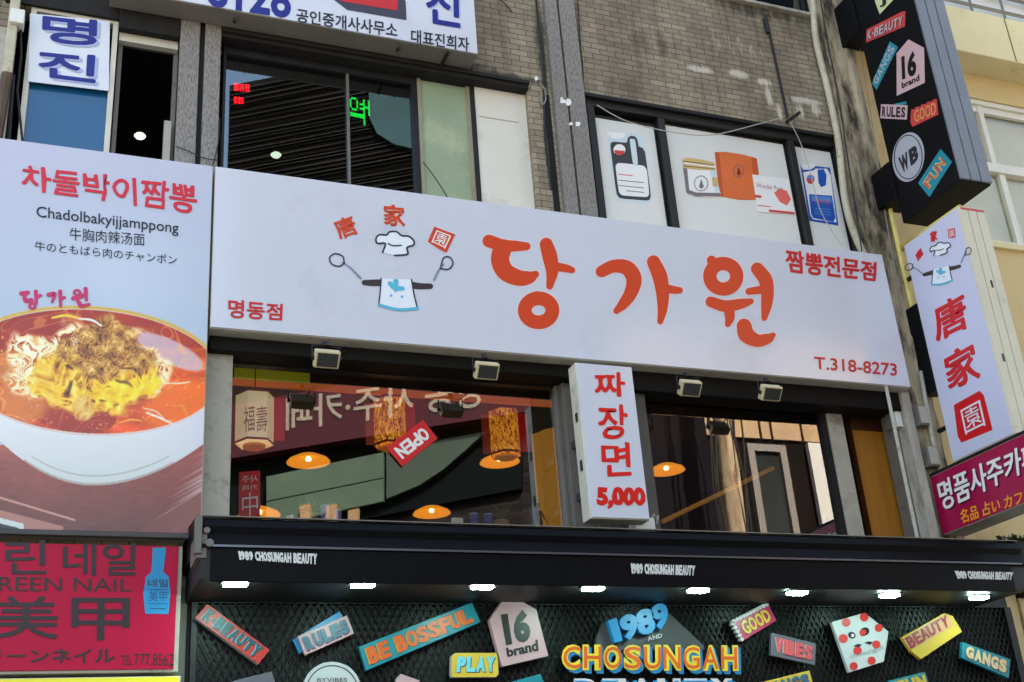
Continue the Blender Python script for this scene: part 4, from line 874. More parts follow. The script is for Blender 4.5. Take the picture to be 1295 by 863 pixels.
t=plaque('word_plaque',Q,TEAL,'teal plaque just entering below the faceted yellow one',.05); ptext(t,'FUN',sub(Q,.1,.14,.95,.86),YEL,BLK,.05)
cx,cy=420,873
t=plaque('round_plaque',circ(cx,cy,37,36,40),LG,'round pale grey plaque reading BYVIBES',.05); strokes(PP,[['ring',cx,cy,32,31,.7]],BLK,t,.002,'ring_line'); text(PP,'BYVIBES',[(401,857.5),(439,857.5),(439,862.5),(401,862.5)],BLK,t,.0,.003)
Q=[(293,862),(344,849),(350,870),(298,884)]
plaque('plain_plaque',Q,GRY,'dark grey plaque tilted below the red one',.05)
Q=[(648,862),(684,852.5),(689,868),(652,880)]
plaque('plain_plaque',Q,TEAL,'blank teal plaque below the pointed pink one',.05)
Q=[(502,858),(507,852.5),(531,861),(525,872),(500,868)]
plaque('plain_plaque',Q,PKP,'pink plaque with a white border below the slanting teal one',.05,GRN)
# shop name in big letters
q=P(820,830,PF); bn=thing('shop_name_letters',(q[0],PF,q[2]),'big yellow edged orange block letters of the shop name with blue numerals on top','sign')
CY_=mat('letter_blue_side',(25,100,151),.4); 
shape(PP,[(757,806),(765,786),(842,768),(893,815.5),(893,822),(757,822)],mat('charcoal_board',(60,58,64),.5,var=.15,scale=3),bn,-.03,.03,'back_board')
for ch,u0,u1,rz in (('1',765,786,0),('9',780,803,0),('8',800,824,0),('9',820,841,0)):
    dy=-(u0-765)*.34
    qd=[(u0,786+dy),(u1,780+dy),(u1+4.5,812+dy),(u0+7,818+dy)] if ch!='1' else [(767,786),(778,782),(786,811),(776,814)]
    text(PP,ch,qd,mat('numeral_shadow',(8,14,24),.4),bn,.06,-.02,'numeral_shadow',shift=(2.2,2)); text(PP,ch,qd,BLU,bn,.055,.02,'numeral',depth=.04)
text(PP,'AND',[(818,806),(837,801),(838,806),(819,811)],LG,bn,.02,.002)
CQ=[(708,815.4),(934,816.5),(935,849),(708,848)]
for k in range(5): text(PP,'CHOSUNGAH',CQ,CY_,bn,.075,.002+.0005*k,'letter_side',shift=(4-.8*k,4-.8*k))
text(PP,'CHOSUNGAH',CQ,mat('letter_yellow',(204,173,42),.4),bn,.075,.008,'lettering',depth=.004)
text(PP,'CHOSUNGAH',[(710,818),(932.5,819),(933,846.5),(710,845.5)],ORG,bn,.005,.011,'letter_inlay')
CQ=[(723,858.5),(928,858.5),(929,892),(723,892)]
text(PP,'BEAUTY',CQ,CY_,bn,.07,.003,'letter_side',shift=(4,3)); text(PP,'BEAUTY',CQ,mat('letter_pale_pink',(189,173,181),.4),bn,.07,.007,'lettering',depth=.003); text(PP,'BEAUTY',[(726,861),(926,861),(926,890),(726,890)],BLU,bn,.0,.01,'letter_inlay')

# ------------------------------------------------------------------ sign floodlights under the main signboard
FLC=mat('cream_lamp_body',(206,190,150),.45,var=.15,scale=20); FLG=mat('lamp_lens',(62,62,60),.15,var=.3,scale=20)
f0_=None
for (x,y),nm in zip(((413,454),(615,469),(872,491),(974,497)),('nearest the food poster','above the rightmost hanging lantern','right of the upright price sign','nearest the ochre corner door')):
    q=P(x,y,-.26)
    if f0_ is None:
        f0_=thing('sign_floodlight',(0,0,0),'x','floodlight','small floodlights under the signboard'); fl=f0_
        c,s=math.cos(RAD(52)),math.sin(RAD(52)); ay=(0,c,-s); az=(0,s,c)
        MB().obox((0,0,0),(1,0,0),ay,az,.078,.055,.03).build('body',FLC,f0_,.008)
        MB().obox(np.array(az)*-.033,(1,0,0),ay,az,.064,.043,.004).build('lens',FLG,f0_,.002); MB().tube([(.03,.02,.03),(.05,.07,.06),(.11,.12,.10),(.16,.14,.13)],.005,5).build('lead',WIRE,f0_)
        MB().tube([(-.088,0,.0),(-.088,.01,.085),(.088,.01,.085),(.088,0,.0)],.007,6).tube([(0,.01,.085),(0,.02,.12)],.02,8).build('yoke',DKMET,f0_)
        MB().tube([(-.095,0,0),(-.075,0,0)],.014,8).build('knob',DKMET,f0_); MB().tube([(.095,0,0),(.075,0,0)],.014,8).build('knob',DKMET,f0_)
    else: fl=copy_tree(f0_)
    fl.location=tuple(q); fl.scale=(1.0,1.0,1.0); fl['label']='cream sign floodlight on a dark yoke, '+nm

# ------------------------------------------------------------------ projecting signs at the right
XK=6.30; KP=('x',XK); kyi,kyo=-.315,-.995; kz0=6.12; kz1=9.4; kth=.30
ks=thing('sticker_blade_sign',(XK,-.3,kz0),'tall black projecting sign covered with colourful word stickers','sign')
KB=mat('blade_black',(.004,.0038,.005),.5,var=.2,scale=2,spec=.15)
panel(XK,XK+kth,kyo,kyi,kz0,kz1,KB,'case',ks,.006)
KS=mat('blade_silver',(128,132,140),.4,var=.1,scale=5,metal=.3)
for a,b in ((.0,.09),(.10,.19),(.20,.30)): MB().box(XK+a,XK+b,kyo-.02,kyo-.001,kz0+.01,kz1).build('edge_trim',KS,ks,.004)
for (za,zb) in ((P(1100,300,-.1)[2]-.0,0),): pass
b1=PX(1097,229,XK); b0=PX(1105,276,XK); MB().box(XK-.02,XK+.2,-.33,-.09,b0[2]+.02,b1[2]-.0).build('bracket_box',KB,ks,.004)
b1=PX(1057,21,XK); b0=PX(1063,63,XK); MB().box(XK-.02,XK+.2,-.335,-.09,b0[2]-.02,b1[2]+.06).build('bracket_box',KB,ks,.004)
def k(x,y): return (1040+x/2.976,y/2.976)
def kq(*p): return [k(*a) for a in p]
MUT=mat('sticker_red',(196,62,62),.4); MPK=mat('sticker_pink',(200,166,172),.4); MTE=mat('sticker_teal',(34,132,150),.4); MGR=mat('sticker_grey',(170,172,182),.4); MYG=mat('sticker_pale_green',(206,210,160),.4); DKT=mat('sticker_dark',(44,40,48),.4)
shape(KP,kq((190,-60),(270,-60),(268,0),(217,55),(200,10)),MYG,ks,.003,name='sticker'); text(KP,'J',kq((216,-10),(240,-18),(243,22),(218,30)),DKT,ks,.05,.005)
q=kq((168,112),(300,45),(314,42),(312,100),(165,162)); shape(KP,q,MUT,ks,.003,name='sticker'); text(KP,'K-BEAUTY',kq((172,118),(306,58),(303,95),(170,152)),mat('sticker_silver',(176,180,186),.4),ks,.02,.005); text(KP,'K-BEAUTY',kq((172,118),(306,58),(303,95),(170,152)),DKT,ks,.02,.004,shift=(.7,.6))
shape(KP,kq((255,156),(286,178),(205,339),(187,315)),MTE,ks,.003,name='sticker'); text(KP,'GANGS',kq((191,305),(256,166),(277,182),(204,325)),MGR,ks,.03,.005)
shape(KP,kq((280,202),(325,149),(384,181),(387,312),(281,362)),MPK,ks,.003,name='sticker'); text(KP,'16',kq((298,212),(354,188),(356,283),(302,302)),BLK,ks,.05,.005); text(KP,'brand',kq((299,312),(366,280),(368,304),(301,334)),BLK,ks,.03,.005)
shape(KP,kq((270,392),(316,382),(318,392),(280,400)),MTE,ks,.0025,name='sticker'); shape(KP,kq((222,393),(322,397),(319,451),(219,446)),MPK,ks,.003,name='sticker'); text(KP,'RULES',kq((226,401),(316,404),(314,444),(224,440)),DKT,ks,.04,.005)
shape(KP,kq((336,412),(348,412),(352,404),(370,402),(374,394),(392,392),(396,384),(414,382),(420,374),(432,374),(438,432),(340,478),(332,460)),MUT,ks,.003,name='sticker'); text(KP,'GOOD',kq((345,418),(430,384),(432,428),(348,464)),mat('sticker_gold',(206,160,90),.4),ks,.01,.005)
cx,cy=k(325,592); shape(KP,circ(cx,cy,20,31.5,36,.12),MGR,ks,.003,name='sticker'); strokes(KP,[['ring',cx,cy,17.6,27.8,.6]],DKT,ks,.005,'sticker_line'); text(KP,'WB',kq((284,598),(362,538),(366,600),(300,658)),DKT,ks,.06,.005)
shape(KP,kq((361,690),(446,561),(489,610),(404,743)),MTE,ks,.003,name='sticker'); text(KP,'FUN',kq((378,692),(446,588),(470,615),(402,716)),MYG,ks,.05,.005); text(KP,'FUN',kq((380,694),(448,590),(469,613),(401,714)),mat('sticker_orange',(206,96,44),.4),ks,.01,.007)

XW=6.32; WWP=('x',XW); wyi,wyo=-.243,-.885; wz0=4.125; wz1=5.955; wth=.245
w_=thing('restaurant_blade_sign',(XW,-.3,wz0),'white projecting sign with three large red Chinese characters','sign')
CREAM=mat('cream_sign_edge',(214,208,186),.45,var=.06,scale=3,dirt=((180,168,140),4,.6,.8))
panel(XW+.004,XW+wth,wyo,wyi,wz0,wz1,CREAM,'case',w_,.005)
MB().box(XW-.001,XW+.0035,wyo+.008,wyi-.008,wz0+.008,wz1-.008).build('face',mat('lavender_sign_film',(200,202,226),.2,var=.02,scale=1),w_)
for a,b in ((.004,.075),(.083,.157),(.165,.241)): MB().box(XW+a,XW+b,wyo-.018,wyo-.001,wz0+.004,wz1-.004).build('edge_trim',CREAM,w_,.003)
MB().box(XW+.01,XW+wth-.01,wyo-.02,wyo-.0185,wz1-.028,wz1-.012).build('red_marking',MUT,w_)
mb=MB()
for a,b in ((.12,1.15),(.05,.55),(.2,.3)): mb.box(XW+a+.001,XW+a+.018,wyo-.0205,wyo-.0182,wz0+b,wz0+b+.06)
mb.build('edge_marking',DKMET,w_)
BR1=mat('blade_red',(206,30,34),.3)
def k6(x,y): return (860+x/2.975,290+y/2.975)
text(WWP,'唐',[k6(952,298),k6(1064,232),k6(1084,368),k6(968,424)],BR1,w_,.022,.003,wob=.008,bold=1.3); text(WWP,'家',[k6(992,484),k6(1104,416),k6(1132,560),k6(1014,608)],BR1,w_,.022,.003,wob=.008,bold=1.3)
sq=[k6(1031,662),k6(1128,608),k6(1144,625),k6(1177,755),k6(1060,803),k6(1046,780)]; shape(WWP,sq,BR1,w_,.003,name='seal'); text(WWP,'園',[k6(1056,682),k6(1130,642),k6(1152,738),k6(1076,774)],mat('seal_white',(222,222,232),.3),w_,.0,.005)
text(WWP,'唐',[k6(884,100),k6(905,70),k6(918,92),k6(897,120)],BR1,w_,.022,.003,bold=0.5); text(WWP,'家',[k6(942,12),k6(966,4),k6(970,40),k6(946,50)],BR1,w_,.022,.003,bold=0.5); seal(WWP,[k6(1008,2),k6(1035,-4),k6(1038,30),k6(1012,38)],BR1,w_)
# emblem mapped onto the narrower blade
def ge(x,y,r=0):
    u=(x-330)/250.; v=(y-250)/445.
    X=938+u*88; Y=52+v*158-(u-.5)*26
    q=k6(X,Y); return q
emblem(WWP,ge,w_,.62)
mb=MB().tube([(XW+.06,-.07,wz1-.25),(XW+.06,wyi,wz1-.25)],.02,8).tube([(XW+.06,-.07,wz0+.3),(XW+.06,wyi,wz0+.3)],.02,8); mb.build('bracket',DKMET,w_)
c0=PX(1152,395,XW+.02); 
MB().box(XW+.0,XW+.12,wyi+.002,-.10,PX(1175,500,XW+.02)[2],PX(1155,388,XW+.02)[2]).build('mounting_box',KB,w_,.004)

XM=6.20; MM=('x',XM); 
ml=thing('cafe_blade_sign',(XM,-.2,3.6),'magenta projecting cafe sign with white Korean and orange Japanese lettering','sign')
panel(XM+.006,XM+.22,-1.32,-.105,3.605,4.055,mat('sign_case_grey',(170,164,156),.5,var=.15,scale=4),'case',ml,.005)
MB().box(XM,XM+.0055,-1.315,-.11,3.612,4.048).build('face',mat('magenta_sign_film',(158,10,66),.3,var=.05,scale=2),ml)
MB().box(XM+.002,XM+.2,-1.32,-.1,4.057,4.075).build('cap_rail',DARK,ml)
tq=[(1185.5,610.5),(1312,556),(1314,589),(1193,646.5)]
text(MM,'명품사주카페',tq,mat('letter_shadow_plum',(70,10,40),.4),ml,.03,.003,shift=(1.6,1.4),bold=0.7); text(MM,'명품사주카페',tq,WHITE,ml,.028,.005,bold=0.7)
text(MM,'名品 占い カフェ',[(1214,645.5),(1306,616),(1306,633),(1217,662.5)],mat('letter_orange',(240,150,30),.4),ml,.008,.004,bold=0.4)

# ------------------------------------------------------------------ pipes, cables, boxes on the wall
hp=[P(1022,-40,-.05),P(1028,0,-.05),P(1032,50,-.05),P(1048,118,-.05),P(1060,178,-.06),P(1068,249,-.05),P(1078,289,-.05),P(1096,330,-.05)]
hs=spline(hp,10); tag(MB().tube(list(hs),.030,10).build('conduit_hose',HOSE,None,0,True),'dirty beige corrugated hose running down beside the corner pillar','hose')
tag(MB().tube([P(968,20,-.03),P(970,27,-.03),P(996,148,-.03)],.011,6).tube([P(967,24,-.03),P(971.5,42,-.03)],.019,6).build('iron_rod',WIRE),'thin black iron rod fixed on the stained brick above the poster windows','rod')
tag(MB().tube([P(994,155,-.02),P(1012,142,-.16)],.014,6).build('wall_bracket',WIRE),'short dark wall bracket jutting out above the poster windows','bracket')
def cable(name,pts,y,r,m,label,cat='cable'):
    s=spline([P(a,b,y+(0 if len(q)<1 else q[0])) for a,b,*q in pts],8); return tag(MB().tube(list(s),r,5).build(name,m),label,cat)
cable('sagging_cable',[(755,133),(775,145),(799,155.6),(847,166.7),(899,171),(960,157),(992,148)],-.06,.0045,WWIRE,'pale cable sagging across the poster windows')
cable('drop_cable',[(997,150),(1012,180),(1024,215),(1036,262),(1052,292),(1066,312)],-.05,.0035,WWIRE,'thin pale cable dropping across the narrow blue poster')
cable('black_drop_cable',[(677,-10),(681,30),(687,80),(688,130),(690,180),(697,240)],-.025,.010,WIRE,'black cable running down left of the middle granite strip')
cable('vertical_lead',[(730,-10),(733,40),(737,85),(738,118)],-.01,.004,WIRE,'thin dark lead on the brick right of the middle granite strip')
cable('loose_cable',[(535,205),(548,222),(560,240),(567,252)],.02,.004,WIRE,'thin loose cable across the green window film')
cable('cable_loop',[(682,106),(688,112),(690,126),(686,132),(682,122)],-.03,.007,mat('dusty_cable',(140,134,124),.6),'small coiled cable loop hanging by the cream board')
cable('slack_cable',[(222,185),(240,192),(258,200),(276,203)],-.07,.0035,WIRE,'thin slack cable across the left granite strip')
cable('post_cable',[(278,150),(276,180),(270,206),(266,214)],-.07,.004,WIRE,'thin dark cable hanging at the edge of the left granite strip')
cable('pillar_cable',[(1036,-10),(1048,60),(1060,120),(1072,200),(1086,290),(1090,318)],-.115,.006,WIRE,'black cable on the rough corner pillar beside the hose')
cable('pillar_lead',[(1084,40),(1096,110),(1108,190),(1118,260),(1133,350),(1142,400)],-.12,.005,mat('dusty_cable',(140,134,124),.6),'dusty lead down the middle of the rough corner pillar')
cable('twig',[(632,0),(640,6),(648,16)],-.02,.005,WIRE,'dark broken bracket stub on brick at the top edge','bracket')
tag(MB().tube([P(1121,240,-.13),P(1126,266,-.13),P(1138,322,-.13),P(1160,420,-.13),P(1172,470,-.13)],.02,10).build('gas_pipe',YPIPE,None,0,True),'pale yellow gas pipe down the corner pillar behind the projecting signs','pipe')
tag(MB().tube([(6.40,-.12,6.0),(6.40,-.84,5.985)],.028,10).build('support_pipe',YPIPE,None,0,True),'pale yellow support pipe between the two upper projecting signs','pipe')
tag(MB().tube([P(1164,470,-.15),P(1180,560,-.15),P(1192,602,-.15)],.017,8).build('riser_pipe',ALU,None,0,True),'pale thin riser pipe beside the grey boxes left of the white projecting sign','pipe')
for (a,b,c,d,lab) in ((1159,512,1177,538,'upper small grey junction box left of the white projecting sign'),(1171,563,1190,590,'lower small grey junction box left of the white projecting sign')):
    r=rect((a,b),(c,d),-.17); j=thing('junction_box',((r[0]+r[1])/2,-.1,r[2]),lab,'junction box','grey junction boxes'); MB().box(r[0],r[1],-.17,-.09,r[2],r[3]).build('body',GREYMET,j,.006); MB().box(r[0]+.01,r[1]-.01,-.176,-.1705,r[2]+.015,r[3]-.01).build('lid',ALU,j,.002)
r=rect((1126,504),(1141,541),-.06); j=thing('white_meter_box',((r[0]+r[1])/2,-.02,r[2]),'white box behind the thin post at the top of the ochre door','box'); MB().box(r[0],r[1]+.02,-.08,.02,r[2],r[3]).build('body',mat('white_box_paint',(222,222,216),.4,var=.05,scale=8),j,.006); MB().box(r[0]-.02,r[0]-.002,-.06,.02,r[2],r[3]-.01).build('side_flap',GREYMET,j)
r=rect((795,660),(826,672),-.1); j=thing('white_sill_box',((r[0]+r[1])/2,0,3.5),'small white box on the sill under the price sign','box'); MB().box(r[0]+.02,r[1],-.14,-.05,3.5,r[3]+.02).build('body',mat('white_box_paint',(222,222,216),.4),j,.006); MB().tube([(r[1]-.02,-.09,r[3]),(r[1]+.03,-.09,r[3]+.06),(r[1]+.05,-.09,r[3]+.02)],.008,5).tube([(r[1]+.05,-.07,r[3]),(r[1]+.07,-.07,r[3]+.06)],.006,5).build('wire_end',WWIRE,j)
# pale plaster patches on granite
mb=MB()
for x,y,s in ((712,128,4),(719,129,5),(722,157,3),(731,157,4),(678,99,3),(710,125,2)):
    MB().add([pt(('y',-.057),x+s*random.uniform(.5,1.1)*math.cos(a),y+s*random.uniform(.5,1.1)*math.sin(a),.0) for a in np.linspace(0,6.0,9)],[tuple(range(9))]).build('plaster_patch',WHITE,bld)
# downpipe and boxes at the left edge
q0=P(20,0,-.08); q1=P(9,190,-.08); j=thing('downpipe',(q1[0],-.05,q1[2]),'pale plastic downpipe with box collars at the left edge','pipe')
zb=P(13,95,-.08)[2]
MB().box(q0[0]-.03,q0[0]+.03,-.11,-.05,zb,q0[2]+.3).build('pipe_body',HOSE,j,.008); r=rect((14,12),(30,32),-.12); MB().box(r[0],r[1],-.14,-.04,r[2],r[3]).build('collar',mat('white_box_paint',(222,222,216),.4),j,.006)
MB().tube([(q0[0],-.08,zb),(q0[0]-.04,-.08,5.3)],.035,8).build('lower_pipe',mat('rusty_pipe',(90,72,58),.7,var=.4,scale=9),j); MB().tube([P(26,30,-.06),P(27,70,-.06),P(22,115,-.06),P(29,185,-.06)],.008,5).tube([P(17,95,-.06),P(10,190,-.06)],.012,5).build('strut',WIRE,j)
r=rect((-30,30),(9,150),-.05); j=thing('vent_cover',(r[0],-.03,r[2]),'pale flat metal cover at the very left edge beside the downpipe','cover'); MB().box(r[0],r[1],-.06,-.0,5.4,r[3]).build('plate',ALU,j,.004); MB().box(r[1]-.03,r[1],-.075,-.061,5.4,r[3]-.02).build('fold',ALU,j,.003)

# ------------------------------------------------------------------ yellow neighbour
yb=thing('yellow_building',(9,1,0),'yellow painted neighbouring building with white framed windows','building')
YEW=mat('yellow_render',(214,192,140),.8,var=.1,scale=.9,bump=.15,bscale=30,dirt=((186,150,86),1.4,.56,.8)); YEP=mat('pale_yellow_render',(232,220,172),.8,var=.1,scale=1,bump=.1,bscale=30,dirt=((176,150,96),2.4,.6,.78))
YY=.30
pz0=P(1196,60,YY-.28)[2]; pz1=P(1183,3,YY-.28)[2]
y0_=P(1213,120,YY)[2]; y1_=P(1252,307,YY)[2]; yx0=P(1213,122,YY)[0]-.62
yh=[(yx0,yx0+1.9,y1_,y0_),(yx0+2.6,yx0+4.5,y1_,y0_)]
wall_holes(6.47,16,0,pz0+.3,yh,YY,.14).add([(6.47,YY,0),(6.47,9,0),(6.47,9,pz0+.3),(6.47,YY,pz0+.3)],[(3,2,1,0)]).build('wall',YEW,yb)
MB().box(6.47,16,YY-.28,9,pz0,pz1).build('parapet',YEP,yb,.01)
mb=MB()
for i in range(7): mb.box(P(1268,20,YY-.28)[0]+.0-1.85+i*1.85,P(1268,20,YY-.28)[0]-1.85+i*1.85+.012,YY-.284,YY-.279,pz0+.01,pz1-.01)
mb.build('parapet_joint',mat('joint_brown',(130,108,70),.8),yb)
YWF=mat('white_window_frame',(228,226,214),.45,var=.06,scale=4); YGL=glass_mat('pale_blind_glass',(1,1,.98),.03)
for (a,b,c,d) in yh:
    zm=P(1240,205,YY)[2]
    wq=frame_bars(a,b,c,d,.05,YY+.02,YY+.12).box(a+.05,b-.05,YY+.03,YY+.11,zm-.06,zm+.04).build('window',YWF,yb,.004)
    xm=P(1247,150,YY)[0] if a==yx0 else (a+b)/2
    MB().box(xm-.03,xm+.03,YY+.04,YY+.09,zm+.04,d-.05).box(xm+.03,xm+.1,YY+.05,YY+.1,c+.05,zm-.06).box(a+.05,b-.05,YY+.05,YY+.09,d-.12,d-.05).build('sash',YWF,wq,.003)
    pane(a+.05,b-.05,c+.05,d-.05,YY+.085,YGL,wq)
    MB().box(a,b,YY+.142,YY+.15,c,d).build('blind',mat('pale_green_blind',(240,242,222),.7,var=.12,scale=1.5),wq)
    MB().box(a-.06,b+.06,YY-.04,YY+.03,c-.06,c-.002).build('sill',YEP,wq,.004)
# roof railing of white bars and netting
rl=thing('roof_railing',(9,YY,pz1),'white barred railing with netting on the yellow building roof','railing')
mb=MB(); RW=mat('railing_white',(226,228,226),.5)
for z in np.arange(pz1+.06,pz1+1.2,.2): mb.tube([(6.5,YY-.1,z),(16,YY-.1,z)],.02,5)
for x in np.arange(6.6,16,.42): mb.tube([(x,YY-.1,pz1),(x,YY-.1,pz1+1.2)],.014,5)
mb.build('bars',mat('railing_grey',(120,122,120),.5),rl)
MB().add([(6.5,YY-.05,pz1+.05),(16,YY-.05,pz1+.05),(16,YY-.05,pz1+1.2),(6.5,YY-.05,pz1+1.2)],[(0,1,2,3)]).build('white_sheet',RW,rl)
# folded cream shutter & plants at street level right of the shop
sh_=thing('folding_shutter',(6.95,.1,0),'cream folded shutter right of the mesh shop front','shutter')
mb=MB()
for i in range(9): mb.box(6.78+i*.11,6.88+i*.11,.12+(.02 if i%2 else 0),.15+(.02 if i%2 else 0),0,3.3)
mb.build('leaf',mat('cream_shutter',(206,190,140),.5,var=.1,scale=3),sh_,.004); MB().box(6.74,7.8,.10,.115,2.55,2.63).build('rail',DARK,sh_)
pl_=thing('roadside_shrub',(7.6,-.1,3.3),'dark leafy shrub silhouette below the magenta projecting sign','shrub'); mb=MB(); random.seed(9)
for i in range(260):
    q=P(1288+random.gauss(0,12),686+random.gauss(0,4),.15); c=np.array(q); u=np.random.RandomState(i).randn(2,3)*.018; mb.add([c,c+u[0],c+u[0]+u[1],c+u[1]],[(0,1,2,3)])
mb.build('foliage',mat('dark_leaf',(.04,.05,.02),.6),pl_); MB().box(7.0,8.2,.05,.25,3.2,P(1290,690,.15)[2]).build('planter',DARK,pl_)
# ------------------------------------------------------------------ inside the restaurant windows
WARM=mat('amber_shade',(236,150,50),.4,emit=(255,156,44),es=.17); BULB=mat('bulb',(255,240,200),.4,emit=(255,220,150),es=1.6)
p0=None
for (x,y,yy,nm) in ((390,585,1.6,'under the leftmost paper lantern'),(632,585,1.7,'right below the gold and red lantern'),(546,650,2.6,'low above the cups in the middle of the left window'),(328,652,2.2,'low at the left corner of the left window'),(843,596,1.9,'behind the right window near the price sign')):
    q=P(x,y,yy)
    if p0 is None:
        p0=thing('pendant_lamp',(0,0,0),'x','pendant lamp','amber pendant lamps inside the restaurant'); d=p0
        MB().lathe((0,0,0),[(.02,.07),(.08,.055),(.15,.02),(.165,.0),(.155,.003),(.14,.018),(.07,.05),(.0,.06)],28).build('shade',WARM,p0,0,True)
        MB().lathe((0,0,.028),[(0,-.02),(.018,-.014),(.022,0),(.012,.016),(0,.02)],12).build('bulb',BULB,p0,0,True)
        MB().tube([(0,0,.07),(0,0,.9)],.004,5).build('cord',WIRE,p0)
    else: d=copy_tree(p0)
    d.location=tuple(q); d['label']='glowing amber saucer pendant lamp '+nm
# paper lanterns
LANG=bpy.data.materials.new('lantern_paper'); LANG.use_nodes=True
n=LANG.node_tree.nodes; L=LANG.node_tree.links; b=n['Principled BSDF']
tc=n.new('ShaderNodeTexCoord'); mp=n.new('ShaderNodeMapping'); mp.inputs['Scale'].default_value=(34,34,16); L.new(tc.outputs['Object'],mp.inputs[0])
nz=n.new('ShaderNodeTexNoise'); nz.inputs['Scale'].default_value=1.3; nz.inputs['Detail'].default_value=3; nz.inputs['Distortion'].default_value=1.5; L.new(mp.outputs[0],nz.inputs[0])
rp=n.new('ShaderNodeValToRGB'); rp.color_ramp.elements[0].position=.38; rp.color_ramp.elements[0].color=lin((112,22,14)); rp.color_ramp.elements[1].position=.62; rp.color_ramp.elements[1].color=lin((226,150,40)); L.new(nz.outputs[0],rp.inputs[0])
L.new(rp.outputs[0],b.inputs['Base Color']); L.new(rp.outputs[0],b.inputs['Emission Color']); b.inputs['Emission Strength'].default_value=.16
WHP=mat('reflection_white_paper',(222,214,190),.6,emit=(250,224,170),es=.07); TAGR=mat('lantern_tassel_red',(150,14,18),.5,emit=(200,20,24),es=.03); WOOD=mat('lantern_wood',(206,140,70),.5,emit=(206,120,50),es=.06)
for (x,y,yy,nm,pm_) in ((322,531,.45,'lantern whitened by a painted reflection, with grey script, hanging in the left window corner',WHP),(493,535,.6,'red and gold lantern hanging above the OPEN plate',LANG),(638,548,.7,'red and gold lantern hanging at the right of the left window',LANG)):  # first lantern's white colour imitates a sign reflected in the glass
    q=P(x,y,yy); d=thing('hanging_lantern',(q[0],q[1],q[2]),nm,'lantern','lanterns inside the left window')
    w=.115 if pm_ is LANG else .125; h=.17
    o=MB().lathe(tuple(q),[(w,-h),(w,h)],6).build('shade',pm_,d)
    MB().lathe(tuple(q),[(w*1.03,-h-.004),(w*1.03,-h+.012)],6).lathe(tuple(q),[(w*1.03,h-.012),(w*1.03,h+.004)],6).build('rim',BRO,d)
    MB().lathe((q[0],q[1],q[2]-h-.025),[(0,0),(.07,0),(.075,.015),(.0,.03)],16).build('base_disc',WOOD,d); MB().tube([q+np.array([0,0,h]),q+np.array([0,0,.8])],.004,5).build('cord',WIRE,d)
    MB().box(q[0]+w+.0,q[0]+w+.07,q[1]-.004,q[1]+.004,q[2]-h*.8,q[2]+h*.95).build('side_flag',TAGR,d)
    if pm_ is LANG: MB().box(q[0]-w-.06,q[0]-w,q[1]-.004,q[1]+.004,q[2]-h,q[2]+h*.8).build('side_flag',mat('flag_brown',(140,50,30),.5,emit=(140,50,20),es=.03),d)
    else:
        for i,c in enumerate('福壽'): text(('y',q[1]-w*.9),c,[(308+i*16,515),(322+i*16,513),(322+i*16,545),(308+i*16,547)],mat('script_grey',(130,120,100),.5),d,.0,.002)
# ceiling beam, lime panel, ochre curtain, interior column
za=P(300,489,.6)
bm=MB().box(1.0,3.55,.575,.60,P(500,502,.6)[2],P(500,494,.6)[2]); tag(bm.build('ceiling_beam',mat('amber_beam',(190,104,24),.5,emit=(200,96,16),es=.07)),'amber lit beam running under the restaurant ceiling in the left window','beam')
r=rect((297,460),(392,484),.5); tag(MB().box(r[0],r[1],.5,.53,r[2],r[3]).build('lime_panel',mat('lime_panel',(176,176,40),.6,emit=(170,170,30),es=.035),None,.003),'lime green panel at the top left inside the left window','panel')  # faint emission stands in for room light on the panel
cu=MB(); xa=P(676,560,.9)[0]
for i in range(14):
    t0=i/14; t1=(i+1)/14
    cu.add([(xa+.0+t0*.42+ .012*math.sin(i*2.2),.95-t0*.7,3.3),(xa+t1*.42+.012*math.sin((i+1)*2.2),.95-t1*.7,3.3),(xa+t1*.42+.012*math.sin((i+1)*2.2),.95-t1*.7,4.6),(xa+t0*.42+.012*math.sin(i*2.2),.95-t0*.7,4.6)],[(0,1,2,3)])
tag(cu.build('ochre_curtain',mat('ochre_cloth',(188,136,52),.7,var=.15,scale=3,stretch=(1,1,.4),emit=(188,130,40),es=.07),None,0,True),'ochre curtain at the right side of the left window','curtain')  # emission stands in for warm lamplight falling on the cloth
# OPEN plate
OPq=[(553.6,554.5),(509,590),(488.4,566),(534.7,531.3)]
op=tag(shape(('y',.09),OPq,mat('open_red',(206,34,36),.4),None,0,.006,'open_plate'),'red plate reading OPEN hung upside down in the left window','plate'); text(('y',.09),'OPEN',sub(OPq,.1,.24,.9,.76),WHITE,op,.0,.002,bold=.8,cells=True)
# mirror image of a street sign, added indoors as a faintly glowing red panel
bq=[(302.5,597),(329,595.5),(329,668),(302,668)]; bn_=tag(shape(('y',.35),bq,mat('reflected_sign_red',(190,28,34),.5,emit=(190,20,26),es=.03),None,0,.01,'reflected_sign_panel'),'reflected red sign with a white Chinese character, built as a narrow panel at the lower left of the left window','banner')
text(('y',.35),'中',[(306,624),(326,622),(326,652),(306,654)],WHITE,bn_,.02,.003); text(('y',.35),'사주',[(326,601),(306,602),(306,611),(326,610)],WHITE,bn_,.0,.003); text(('y',.35),'카페',[(325,613),(307,614),(307,621),(325,620)],WHITE,bn_,.0,.003)
